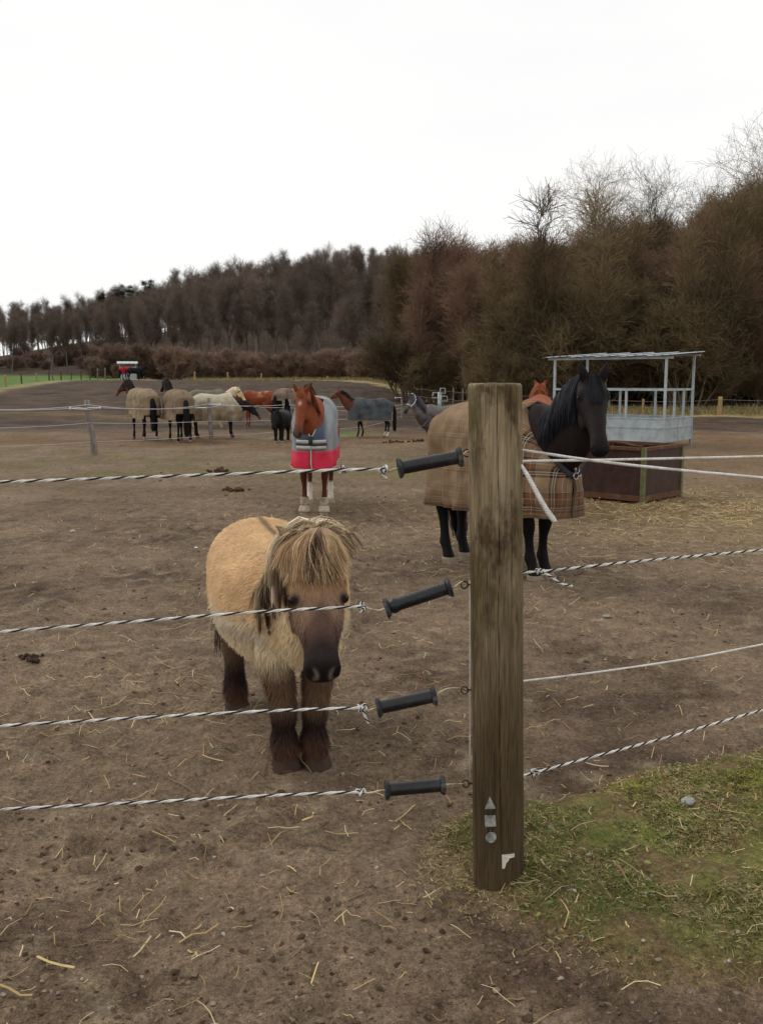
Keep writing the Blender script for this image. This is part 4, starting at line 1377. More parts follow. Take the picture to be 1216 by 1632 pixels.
def thick_legs(sp, w):
    for nm in ('front', 'hind'):
        rows = getattr(sp, nm)
        setattr(sp, nm, [(x, y, z, a * (w if z < .9 else 1), b * (w if z < .9 else 1)) for x, y, z, a, b in rows])
    return sp

# chestnut facing the camera in a grey and red rug
M_HOOF_PALE = mat('hoof_pale', srgb(150, 138, 122), rough=0.75, var=0.3, scale=18)
f = np.array([-.02, -1.0])
d0 = 11.75
xr = (497 - 608) / FPX * d0
chest = make_horse('horse', 'chestnut horse facing forward in a grey and red rug', 'horse', root_pos(xr + .03, d0 + .47), heading(-.01, -1.0), at_scale(.95, torso=[(x, z, w * .88, h) for x, z, w, h in hs().torso]), coat_bay(CHEST, srgb(84, 44, 32), sock=(0, 0, .30, .30), muzzle=srgb(84, 62, 54), star=True),
                   poll=(1.02, -.09, 1.615), head_yaw=-14, head_pitch=66, voxel=.0125, legs=(.02, .0, -.05, .10), lat=(-.03, .03, -.02, .02), ears=(.9, .35, .35), hoofs=[M_HOOF_PALE] * 4, seed=11, nostril_rim=srgb(110, 84, 74),
                   mane=dict(cols=plain_cols(srgb(150, 84, 50), srgb(176, 110, 70), srgb(120, 62, 38)), L=.22, side=1, n=900, width=.005), forelock=dict(cols=plain_cols(srgb(150, 84, 50), srgb(120, 64, 42)), L=.13, n=200, width=.004, spread=.030))
def chest_rug(u, v, z, Pp):
    n = perlin(Pp[:, 0] * 4 + Pp[:, 1] * 3, Pp[:, 2] * 4, 33)[:, None]
    n2 = perlin(Pp[:, 0] * 2 + Pp[:, 1] * 2 + 4, Pp[:, 2] * 1.3 + 2, 34)[:, None]
    grey = srgb(142, 146, 150) * (1 + .12 * n)
    navy = srgb(66, 76, 92)
    fw = smooth(.55, .75, Pp[:, 0])[:, None] * (1 - smooth(.13, .24, np.abs(Pp[:, 1])))[:, None] * smooth(.80, .95, Pp[:, 2])[:, None]
    c = grey + (navy - grey) * np.clip(fw * 1.1 + .5 * n2 * smooth(.1, .6, Pp[:, 0])[:, None], 0, .95)
    pink = srgb(206, 54, 78) * (1 + .15 * n)
    pink = pink + (srgb(190, 130, 128) - pink) * np.clip(.25 + n2 * .9, 0, .75) * (1 - smooth(.4, .75, Pp[:, 0]))[:, None]
    pink = pink + (srgb(186, 96, 100) - pink) * np.clip(n * .8, 0, .6)
    w = (1 - smooth(.845, .855, z))[:, None]
    return c + (pink - c) * w
rg = add_rug(chest, chest_rug, hem=.66, hem_front=.62, slack=.022, wf=.88, flare=.012, binding=mat('binding_pale', srgb(186, 180, 168), rough=.9, var=.2), x1=.95, v_z=1.03, seed=4, flap=.5)
# breast straps and reflective bands on the front of the rug
sc_ = chest['sc']
H0 = chest['rug_halves']
def front_pt(y, z, out=.018):
    x = np.interp(abs(y), H0[0][::-1, -1, 1][-22:] if False else np.array([h for h in H0[0][-21:, 20, 1]])[::-1], np.array([h for h in H0[0][-21:, 20, 0]])[::-1])
    return np.array([x + out, y, z])
M_BAND = mat('band_grey', srgb(178, 178, 170), rough=.6, var=.15)
M_STRAP = mat('strap_dark', srgb(52, 54, 60), rough=.7, var=.2)
def face_strip(z, y0, y1, h, m, nm, parent, out=.02, slope=0.0):
    ys = np.linspace(y0, y1, 11)
    top = np.array([front_pt(y, z + h / 2 + slope * (y - y0), out) for y in ys]); bot = np.array([front_pt(y, z - h / 2 + slope * (y - y0), out) for y in ys])
    V = np.stack([top, bot], 1).reshape(-1, 3) * sc_
    o = MB().add(V, grid_faces(11, 2, False)).build(nm, m, parent)
    so = o.modifiers.new('t', 'SOLIDIFY'); so.thickness = .006
    return o
face_strip(.975, -.02, -.19, .045, M_BAND, 'reflective_band', rg); face_strip(.975, .02, .19, .045, M_BAND, 'reflective_band', rg)
face_strip(.90, -.0, -.19, .045, M_BAND, 'reflective_band', rg); face_strip(.90, .0, .19, .045, M_BAND, 'reflective_band', rg)
face_strip(.937, -.20, .20, .028, M_STRAP, 'breast_strap', rg, out=.026)
face_strip(.995, -.025, .025, .10, M_STRAP, 'buckle', rg, out=.034)
# overreach boots on the fore feet
M_BOOT = mat('boot_cloth', srgb(178, 166, 148), rough=.9, var=.25, scale=12, dark=srgb(128, 112, 92), dscale=9)
M_BOOT_STRAP = mat('boot_strap', srgb(120, 84, 58), rough=.8, var=.3)
for q in (1, -1):
    px_ = .49 + .01
    A = np.array([(.47, .205, .060, .056), (.47, .19, .064, .060), (.475, .12, .064, .060), (.49, .10, .058, .054)])
    A2 = np.array([(.49, .098, .060, .056), (.50, .075, .072, .068), (.52, .02, .084, .080)])
    o = None
    for rows, nm in ((A, 'leg_boot'), (A2, 'bell_boot')):
        R_ = catmull(rows, 8)
        w = 1 - smooth(.1, .95, R_[:, 1] / 1.12)
        yy = q * .16 - q * .03 * w
        C = np.stack([R_[:, 0] + (.02 if q > 0 else 0) * w, yy, R_[:, 1] + .008], 1) * sc_
        o = MB().add(*loft(C, np.tile([1.0, 0, 0], (8, 1)), np.tile([0, 1.0, 0], (8, 1)), R_[:, 2] * sc_, R_[:, 3] * sc_, 18)).build(nm, M_BOOT, chest['root'])
        if nm == 'leg_boot':
            Cs = C[[5, 6]] ; Cs = np.array([C[-2] + [0, 0, .006], C[-2] - [0, 0, .022]])
            MB().add(*loft(Cs, np.tile([1.0, 0, 0], (2, 1)), np.tile([0, 1.0, 0], (2, 1)), np.full(2, .062) * sc_, np.full(2, .058) * sc_, 18)).build('strap', M_BOOT_STRAP, o)

# black horse in a plaid rug
def plaid_material():
    m, N, L, B = new_mat('plaid_cloth')
    B.inputs['Roughness'].default_value = .92; B.inputs['Specular IOR Level'].default_value = .1
    uvn = N.new('ShaderNodeUVMap'); uvn.uv_map = 'UVMap'
    sp = N.new('ShaderNodeSeparateXYZ'); L.new(uvn.outputs['UV'], sp.inputs['Vector'])
    outs = []
    tan, orange, dark, white, tan2 = srgb(142, 120, 94), srgb(120, 82, 58), srgb(40, 34, 34), srgb(188, 178, 164), srgb(152, 126, 98)
    for ch, per, off in (('X', .27, .1), ('Y', .30, .23)):
        a = N.new('ShaderNodeMath'); a.operation = 'MULTIPLY_ADD'; a.inputs[1].default_value = 1 / per; a.inputs[2].default_value = off
        L.new(sp.outputs[ch], a.inputs[0])
        fr_ = N.new('ShaderNodeMath'); fr_.operation = 'FRACT'; L.new(a.outputs[0], fr_.inputs[0])
        cr = N.new('ShaderNodeValToRGB'); cr.color_ramp.interpolation = 'CONSTANT'
        el = cr.color_ramp.elements
        stops = [(0, tan), (.30, tan2), (.36, dark), (.43, white), (.455, dark), (.50, white), (.525, dark), (.60, orange), (.74, white), (.755, orange), (.90, dark), (.93, white), (.945, tan)]
        el[0].position, el[0].color = 0, (*stops[0][1], 1)
        el[1].position, el[1].color = stops[1][0], (*stops[1][1], 1)
        for p_, c_ in stops[2:]:
            e_ = el.new(p_); e_.color = (*c_, 1)
        L.new(fr_.outputs[0], cr.inputs['Fac']); outs.append(cr.outputs['Color'])
    mx = N.new('ShaderNodeMix'); mx.data_type = 'RGBA'; mx.inputs['Factor'].default_value = .5
    L.new(outs[0], mx.inputs['A']); L.new(outs[1], mx.inputs['B'])
    at = N.new('ShaderNodeAttribute'); at.attribute_name = 'Col'
    fade = N.new('ShaderNodeMix'); fade.data_type = 'RGBA'
    sx = N.new('ShaderNodeSeparateColor'); L.new(at.outputs['Color'], sx.inputs['Color'])
    L.new(sx.outputs['Red'], fade.inputs['Factor']); L.new(mx.outputs['Result'], fade.inputs['A']); fade.inputs['B'].default_value = (*srgb(140, 118, 94), 1)
    mud = N.new('ShaderNodeMix'); mud.data_type = 'RGBA'; L.new(sx.outputs['Green'], mud.inputs['Factor']); L.new(fade.outputs['Result'], mud.inputs['A']); mud.inputs['B'].default_value = (*srgb(98, 72, 50), 1)
    tc = N.new('ShaderNodeTexCoord'); nz = N.new('ShaderNodeTexNoise'); nz.inputs['Scale'].default_value = 6; nz.inputs['Detail'].default_value = 6
    L.new(tc.outputs['Object'], nz.inputs['Vector'])
    mr = N.new('ShaderNodeMapRange'); mr.inputs['From Min'].default_value = .3; mr.inputs['From Max'].default_value = .7; mr.inputs['To Min'].default_value = .75; mr.inputs['To Max'].default_value = 1.2
    L.new(nz.outputs['Fac'], mr.inputs['Value'])
    ml = N.new('ShaderNodeMix'); ml.data_type = 'RGBA'; ml.blend_type = 'MULTIPLY'; ml.inputs['Factor'].default_value = 1
    L.new(mud.outputs['Result'], ml.inputs['A']); L.new(mr.outputs['Result'], ml.inputs['B']); L.new(ml.outputs['Result'], B.inputs['Base Color'])
    b = N.new('ShaderNodeBump'); b.inputs['Distance'].default_value = .012; b.inputs['Strength'].default_value = .7
    L.new(nz.outputs['Fac'], b.inputs['Height']); L.new(b.outputs['Normal'], B.inputs['Normal'])
    return m
def plaid_fn(u, v, z, Pp):
    n = perlin(Pp[:, 0] * 2.4 + 3, Pp[:, 2] * 2.5 + Pp[:, 1], 35)
    c = np.zeros((len(u), 3))
    c[:, 0] = np.clip(.72 * (1 - smooth(-.15, .45, Pp[:, 0])) + .25 * n + .25 * smooth(1.2, 1.5, z), .05, .85)
    c[:, 1] = np.clip((1 - smooth(.55, .85, z)) * .45 + .5 * n * smooth(-.2, .2, n), 0, .7)
    return c
blk_f = (.57, -.82)
def blk_at(fx, fy, cx, cy, back):
    l = math.hypot(fx, fy)
    return cx - fx / l * back, cy - fy / l * back
bx, by = blk_at(*blk_f, 1.30, 7.80, .47)
black = make_horse('horse', 'black horse in a brown plaid rug looking over the rope beside the wooden post', 'horse', root_pos(bx, by), heading(*blk_f), thick_legs(at_scale(.965, head_len=.66, neck_d=(.30, .28, .235, .165), neck_w=(.18, .14, .115, .10), head=[(t, o, d, w * 1.16) for t, o, d, w in hs().head], ear_len=.18, ear_w=.042), 1.22), coat_bay(srgb(30, 22, 21), srgb(17, 15, 15), muzzle=srgb(15, 13, 13)),
                   poll=(1.13, -.05, 1.745), head_yaw=-34, head_pitch=58, voxel=.0125, legs=(.0, .05, -.06, .05), lat=(-.05, .08, -.02, .02), ears=(1.1, .25, .05), hoofs=[mat('hoof_dusty', srgb(132, 118, 102), rough=.8, var=.35, scale=18)] * 4, seed=12,
                   mane=dict(cols=plain_cols(srgb(34, 36, 44), srgb(24, 24, 30), srgb(44, 44, 52)), L=.36, side=-1, n=2200, width=.005), forelock=dict(cols=plain_cols(srgb(30, 30, 36), srgb(22, 22, 26)), L=.26, n=420, width=.004, spread=.045),
                   tail=dict(cols=plain_cols(srgb(22, 20, 22), srgb(32, 28, 28)), L=1.15, n=900, width=.007, drift=.34, spread=.10))
rg2 = add_rug(black, plaid_fn, hem=.57, hem_front=.60, slack=.03, mat_=plaid_material(), x0=-.74, x1=.90, v_z=.97, flare=.012, binding=mat('binding_dark', srgb(92, 78, 66), rough=.9), seed=9, flap=.55, wrinkle=.024)
sc_ = black['sc']; H0 = black['rug_halves']
for sd in (1, -1):
    path = [front_pt(sd * .17, 1.07, .012), front_pt(sd * .09, 1.0, .016), front_pt(sd * .02, .945, .022)]
    P_ = catmull(np.array(path), 8) * sc_
    V_ = np.concatenate([P_ + [0, 0, .026], P_ - [0, 0, .026]]).reshape(2, 8, 3).transpose(1, 0, 2).reshape(-1, 3)
    o = MB().add(V_, grid_faces(8, 2, False)).build('chest_strap', M_STRAP, rg2)
    o.modifiers.new('t', 'SOLIDIFY').thickness = .006
M_CHROME = mat('steel', srgb(180, 180, 182), rough=.25, metal=.9, var=.1)
c0 = front_pt(0, .95, .035) * sc_
th = np.linspace(0, 2 * np.pi, 17)
o = MB()
o.add(*tube(np.stack([np.full(17, c0[0]), c0[1] + .026 * np.cos(th), c0[2] + .026 * np.sin(th)], 1), .005, 6, ref=(1, 0, 0)))
o.add(*tube([c0 + [0, .026, 0], c0 + [-.006, .05, -.004], c0 + [-.016, .075, .004]], .005, 6))
o.add(*tube([c0 + [0, .02, .02], c0 + [-.01, .045, .04], c0 + [-.03, .06, .06]], .005, 6))
o.add(*tube([c0 + [0, -.0, .028], c0 + [0, -.008, .055], c0 + [0, -.01, .075]], .009, 6))
o.build('snap_hook', M_CHROME, rg2)
# leg strap under the rump
o = MB().add(*tube(catmull(np.array([(-.80, -.20, .585), (-.86, -.10, .575), (-.87, .02, .60), (-.83, .16, .62)]), 10) * sc_, .007, 6)).build('leg_strap', M_BAND, rg2)

# chestnut behind the black one, seen over its back
make_horse('horse', 'orange chestnut horse behind the black one, only its ears showing', 'horse', root_pos(1.98, 12.0), heading(.25, 1.0), at_scale(.97), coat_bay(srgb(132, 70, 40), srgb(110, 56, 34)),
           poll=(1.03, .06, 1.66), head_yaw=-8, head_pitch=44, voxel=.02, seed=13, ears=(1.1, .3, .1),
           mane=dict(cols=plain_cols(srgb(150, 80, 44), srgb(128, 66, 36)), L=.24, side=1, n=700, width=.008, both=True), tail=dict(cols=plain_cols(srgb(150, 80, 44)), L=.9, n=250, width=.012))

# grey horse with a halter
def coat_grey(i):
    V, tg = i['V'], i['tag']
    n = perlin(V[:, 0] * 9, V[:, 2] * 9 + V[:, 1] * 7, 43)[:, None]; n2 = perlin(V[:, 0] * 2.4, V[:, 2] * 2.4 + 7, 44)[:, None]
    c = np.tile(srgb(104, 98, 98), (len(V), 1)) * (1 + .35 * n)
    c = c + (srgb(62, 52, 50) - c) * np.clip(.25 + 1.0 * n2, 0, .8)
    leg = (tg >= 1) & (tg <= 4)
    c = c + (srgb(46, 38, 38) - c) * ((1 - smooth(.6, .95, V[:, 2])) * leg * .9)[:, None]
    hd = tg == 6
    c = c + (srgb(70, 66, 68) - c) * (hd * .7)[:, None]
    c = c + (srgb(40, 36, 38) - c) * (hd * smooth(.68, .9, i['ha']))[:, None]
    return c
dg_ = 20.6
gx = (684 - 608) / FPX * dg_
grey = make_horse('horse', 'dark dapple grey horse wearing a white halter and facing left', 'horse', root_pos(gx + .30, dg_ + .18), heading(-.86, -.5), at_scale(.735), coat_grey,
                  poll=(1.10, .06, 1.80), head_yaw=16, head_pitch=54, voxel=.016, legs=(.05, -.12, 0, .08), seed=14, ears=(1, .3, .1), nostril_rim=None,
                  mane=dict(cols=plain_cols(srgb(58, 58, 66), srgb(84, 84, 90)), L=.30, side=1, n=900, width=.009), forelock=dict(cols=plain_cols(srgb(60, 60, 66)), L=.2, n=160, width=.007, spread=.04),
                  tail=dict(cols=plain_cols(srgb(50, 48, 50)), L=.9, n=260, width=.012))
M_HALTER = mat('halter_webbing', srgb(196, 200, 206), rough=.8, var=.15)
def halter(fr, m):
    sp, k, sc2 = fr['spec'], fr['k'], fr['sc']
    A = ring_block(sp.head, 30)
    mb = MB()
    for t in (.56, .10):
        cc = np.array([np.interp(t, A[:, 0], A[:, q]) for q in range(4)])
        c = fr['poll'] + fr['a'] * t * fr['hl'] + fr['n'] * (cc[1] + .03) * k
        th_ = np.linspace(0, 2 * np.pi, 25)
        ring = c + fr['side'] * (np.cos(th_) * (cc[3] + .008) * k)[:, None] + fr['n'] * (np.sin(th_) * (cc[2] + .008) * k)[:, None] - fr['a'] * ((.10 if t < .3 else 0) * np.clip(np.sin(th_), 0, 1))[:, None]
        mb.add(*tube(ring * sc2, .014 * k * sc2, 6, ref=fr['a']))
    for sd in (1, -1):
        p0 = fr['hpt'](.10, 1.08 * sd, -.1); p1 = fr['hpt'](.34, 1.10 * sd, -.15); p2 = fr['hpt'](.56, 1.12 * sd, .0)
        mb.add(*tube(catmull(np.array([p0, p1, p2]), 8) * sc2, .014 * k * sc2, 6))
    mb.build('halter', m, fr['root'])
halter(grey, M_HALTER)
o = MB()
nc = grey['NC'][6:10]
i_ = 7
th_ = np.linspace(0, 2 * np.pi, 25)
ring = grey['NC'][i_] + grey['NS'][i_] * (np.cos(th_) * (grey['nw'][i_] + .012))[:, None] + grey['NU'][i_] * (np.sin(th_) * (grey['nd'][i_] + .012))[:, None]
o.add(*tube(ring * .735, .009, 6, ref=(1, 0, 0))).build('neck_strap', mat('neck_strap_grey', srgb(120, 118, 120), rough=.8), grey['root'])

# bay in a dark grey rug, facing left
db = 27.3
dx = (590 - 608) / FPX * db
drug = make_horse('horse', 'bay horse in a charcoal rug with white hind socks facing left', 'horse', root_pos(dx + .02, db), heading(-1, -.16), at_scale(.745), coat_bay(BAY, srgb(30, 24, 24), sock=(0, 0, .22, .22), muzzle=srgb(128, 88, 62), pts_z=.8),
                  poll=(1.24, 0, 1.83), head_yaw=2, head_pitch=40, voxel=.016, legs=(.05, -.18, -.02, .04), seed=15, mane=dict(cols=plain_cols(srgb(26, 22, 22)), L=.12, side=1, n=500, width=.01), tail=dict(cols=plain_cols(srgb(20, 18, 19)), L=1.05, n=420, width=.014, spread=.10, out=.10))
add_rug(drug, rug_flat(srgb(82, 86, 88), srgb(52, 58, 64), .5), hem=.66, slack=.03, neck_x=.58, x0=-.80, x1=.92, v_z=.98, binding=mat('binding_tan', srgb(176, 150, 124), rough=.9), seed=6, flap=.30, wrinkle=.012)

# the group by the left fence
M_BIND_B = mat('binding_cream', srgb(170, 160, 140), rough=.9)
def left_horse(label, px, d, f_, scale, coatf, poll, hyaw, hpitch, rugf=None, seed=1, maneL=.16, tailc=None, tailL=1.0, legs=(0, 0, 0, 0), hem=.66, rug_kw=None, voxel=.02, name='horse', cat='horse', maner=None, sp=None, ears=(1, .3, .1)):
    x = (px - 608) / FPX * d
    fr = make_horse(name, label, cat, root_pos(x, d), heading(*f_), sp or at_scale(scale), coatf, poll=poll, head_yaw=hyaw, head_pitch=hpitch, voxel=voxel, legs=legs, seed=seed, ears=ears,
                    mane=dict(cols=maner or plain_cols(srgb(28, 24, 24), srgb(38, 32, 30)), L=maneL, side=1, n=420, width=.012, both=True), tail=dict(cols=tailc or plain_cols(srgb(22, 19, 19)), L=tailL, n=300, width=.016, spread=.10))
    if rugf is not None:
        add_rug(fr, rugf, hem=hem, slack=.035, seed=seed, **(rug_kw or {}))
    return fr
BEIGE = srgb(142, 126, 102); BEIGE_D = srgb(112, 98, 80)
left_horse('bay horse in a beige rug, its head turned left, leftmost of the herd', 231, 26.6, (-.52, .85), .93, coat_bay(DARKBAY, srgb(30, 24, 24), muzzle=srgb(150, 96, 62), sock=(0, 0, .1, .12), pts_z=.8), (1.16, .16, 1.78), 38, 48, rug_flat(BEIGE, BEIGE_D, .4), seed=21,
           rug_kw=dict(neck_x=.56, x0=-.82, v_z=1.0, flap=.75, wrinkle=.022, binding=M_BIND_B), legs=(0, .08, .06, -.05))
left_horse('dark horse in a beige rug with ears pricked, seen from behind', 287, 25.7, (-.42, .9), .92, coat_bay(srgb(44, 34, 31), srgb(24, 21, 21), sock=(0, 0, 0, .09)), (1.20, .10, 1.87), 4, 38, rug_flat(srgb(128, 111, 92), srgb(104, 88, 72), .4), seed=22,
           rug_kw=dict(neck_x=.60, x0=-.82, v_z=1.0, flap=.6, wrinkle=.022), legs=(.05, -.05, .05, -.06), tailL=1.12)
CREAM_R = srgb(182, 172, 150)
def cream_rug(u, v, z, Pp):
    n = perlin(Pp[:, 0] * 3, Pp[:, 2] * 3 + Pp[:, 1], 36)[:, None]
    c = np.tile(CREAM_R, (len(u), 1)); c = c + (srgb(112, 92, 66) - c) * np.clip((1 - smooth(.85, 1.35, z))[:, None] * .8 + .4 * n, 0, .9)
    return c
left_horse('black necked horse in a cream muddy rug lowering its head to the right', 345, 26.9, (.95, .30), .84, coat_bay(srgb(34, 30, 32), srgb(30, 25, 25), muzzle=srgb(122, 76, 58)), (1.22, -.02, 1.16), -2, 56, cream_rug, seed=23,
           rug_kw=dict(neck_x=.52, x0=-.82, v_z=1.0, flap=.35, wrinkle=.026), legs=(.06, .06, .03, -.06), tailc=plain_cols(srgb(150, 142, 126), srgb(60, 50, 44)), tailL=.7, hem=.62)
left_horse('pale cream maned horse in a grey green rug behind the cream rugged one', 334, 33.0, (1.0, .1), .88, coat_bay(srgb(206, 184, 146), srgb(180, 158, 124)), (1.20, 0, 1.60), 0, 62, rug_flat(srgb(112, 110, 92), srgb(92, 92, 80), .4), seed=24,
           rug_kw=dict(neck_x=.66, x0=-.82, v_z=1.05), maner=plain_cols(srgb(226, 212, 180)), maneL=.2)
def roan(i):
    V, tg = i['V'], i['tag']
    n = perlin(V[:, 0] * 5, V[:, 2] * 5 + 2, 45)[:, None]
    c = np.tile(srgb(128, 62, 36), (len(V), 1)) * (1 + .2 * n)
    w = np.clip(n * 2.2 - .2, 0, .75)[:, 0] * (1 - smooth(-.2, .5, V[:, 0])) * (tg == 0)
    c = c + (srgb(160, 116, 80) - c) * w[:, None]
    return c
left_horse('rusty red horse without a rug standing among the others', 414, 33.5, (-1.0, .18), .86, roan, (1.26, -.02, 1.62), 6, 60, None, seed=25, maner=plain_cols(srgb(140, 72, 44)), maneL=.18, tailc=plain_cols(srgb(110, 56, 36)))
left_horse('horse in a stained taupe rug half hidden behind the chestnut', 464, 33.0, (.55, .83), .90, coat_bay(srgb(52, 40, 36), srgb(28, 24, 24)), (1.25, 0, 1.65), -5, 50, rug_flat(srgb(126, 112, 98), srgb(104, 70, 62), .5), seed=26, rug_kw=dict(neck_x=.58, x0=-.82, v_z=1.0, flap=.2), hem=.72)
spb = pony_spec(); spb.scale = .90
left_horse('small black pony standing head down beside the chestnut', 449, 25.6, (-.10, -1.0), .9, coat_bay(srgb(26, 23, 24), srgb(22, 20, 20), sock=(.06, .06, 0, 0)), (.66, -.05, .93), -10, 74, None, seed=27, sp=spb, voxel=.016, maneL=.3, name='pony', cat='pony', ears=(.7, .5, .6))
# the two at the far feeder
left_horse('tiny distant horse in a red rug at the far feeder', 205, 99.0, (.5, .86), .92, coat_bay(srgb(40, 32, 30), srgb(26, 22, 22)), (1.30, 0, 1.25), 0, 50, rug_flat(srgb(170, 40, 52), srgb(140, 36, 48), .3), seed=28, rug_kw=dict(neck_x=.5, x0=-.82), voxel=.03, hem=.8)
left_horse('tiny distant black horse at the far feeder', 219, 98.0, (.92, .38), .92, coat_bay(srgb(30, 28, 30), srgb(26, 24, 25)), (1.32, 0, 1.66), 0, 45, None, seed=29, voxel=.03)
# ------------------------------------------------------------------ the wooden post in front
POST_Y = 2.885
def post_mat():
    m, N, L, B = new_mat('weathered_wood')
    B.inputs['Roughness'].default_value = .88; B.inputs['Specular IOR Level'].default_value = .2
    tc = N.new('ShaderNodeTexCoord')
    def noise(scale, stretch, det=6, rough=.6):
        mp = N.new('ShaderNodeMapping'); mp.inputs['Scale'].default_value = stretch
        L.new(tc.outputs['Object'], mp.inputs['Vector'])
        nz = N.new('ShaderNodeTexNoise'); nz.inputs['Scale'].default_value = scale; nz.inputs['Detail'].default_value = det; nz.inputs['Roughness'].default_value = rough
        L.new(mp.outputs['Vector'], nz.inputs['Vector'])
        return nz.outputs['Fac']
    def ramp(src, lo, hi):
        mr = N.new('ShaderNodeMapRange'); mr.inputs['From Min'].default_value = lo; mr.inputs['From Max'].default_value = hi
        L.new(src, mr.inputs['Value']); return mr.outputs['Result']
    def mix(a, b, f, mode='MIX'):
        mx = N.new('ShaderNodeMix'); mx.data_type = 'RGBA'; mx.blend_type = mode
        if isinstance(a, tuple): mx.inputs['A'].default_value = a
        else: L.new(a, mx.inputs['A'])
        if isinstance(b, tuple): mx.inputs['B'].default_value = b
        else: L.new(b, mx.inputs['B'])
        if isinstance(f, float): mx.inputs['Factor'].default_value = f
        else: L.new(f, mx.inputs['Factor'])
        return mx.outputs['Result']
    base = mix((*srgb(156, 140, 112), 1), (*srgb(126, 108, 80), 1), ramp(noise(9, (1, 1, .12)), .35, .65))
    base = mix(base, (*srgb(162, 148, 122), 1), ramp(noise(5, (1, 1, .25), 8), .52, .68))
    base = mix(base, (*srgb(98, 88, 56), 1), ramp(noise(6, (1, 1, .35), 8, .65), .47, .60))
    base = mix(base, (*srgb(82, 64, 46), 1), ramp(noise(4.2, (1, 1, .5), 9, .7), .52, .60))
    # wetter, darker and greener towards the foot, stained in ragged tongues
    sp = N.new('ShaderNodeSeparateXYZ'); L.new(tc.outputs['Object'], sp.inputs['Vector'])
    ad = N.new('ShaderNodeMath'); ad.operation = 'MULTIPLY_ADD'; ad.inputs[1].default_value = .9
    L.new(noise(10, (1, 1, .22), 6), ad.inputs[0]); L.new(sp.outputs['Z'], ad.inputs[2])
    lowf = N.new('ShaderNodeMapRange'); lowf.inputs['From Min'].default_value = 1.75; lowf.inputs['From Max'].default_value = .80; L.new(ad.outputs[0], lowf.inputs['Value'])
    base = mix(base, (*srgb(80, 66, 46), 1), lowf.outputs['Result'])
    # fibres
    fib = noise(60, (1, 1, .03), 3)
    mr = N.new('ShaderNodeMapRange'); mr.inputs['From Min'].default_value = .3; mr.inputs['From Max'].default_value = .7; mr.inputs['To Min'].default_value = .80; mr.inputs['To Max'].default_value = 1.18
    L.new(fib, mr.inputs['Value'])
    base = mix(base, mr.outputs['Result'], 1.0, 'MULTIPLY')
    at = N.new('ShaderNodeAttribute'); at.attribute_name = 'Col'
    base = mix(base, at.outputs['Color'], 1.0, 'MULTIPLY')
    L.new(base, B.inputs['Base Color'])
    fine = noise(210, (1, 1, .045), 2)
    mr2 = N.new('ShaderNodeMapRange'); mr2.inputs['From Min'].default_value = .36; mr2.inputs['From Max'].default_value = .62; mr2.inputs['To Min'].default_value = .66; mr2.inputs['To Max'].default_value = 1.12
    L.new(fine, mr2.inputs['Value']); base = mix(base, mr2.outputs['Result'], 1.0, 'MULTIPLY'); L.new(base, B.inputs['Base Color'])
    b1 = N.new('ShaderNodeBump'); b1.inputs['Distance'].default_value = .006; b1.inputs['Strength'].default_value = .8; L.new(fib, b1.inputs['Height'])
    L.new(b1.outputs['Normal'], B.inputs['Normal'])
    return m
post_base = np.array([.384, POST_Y, 0.0]); post_base[2] = float(ground_z(np.array([post_base[0]]), np.array([post_base[1]]))[0])
post = empty('fence_post', tuple(post_base), 0, 'thick weathered round wooden post with a cracked face in the foreground', 'fence post')
LEAN = -.040 / 1.62
TOPZ = 1.632 - post_base[2]
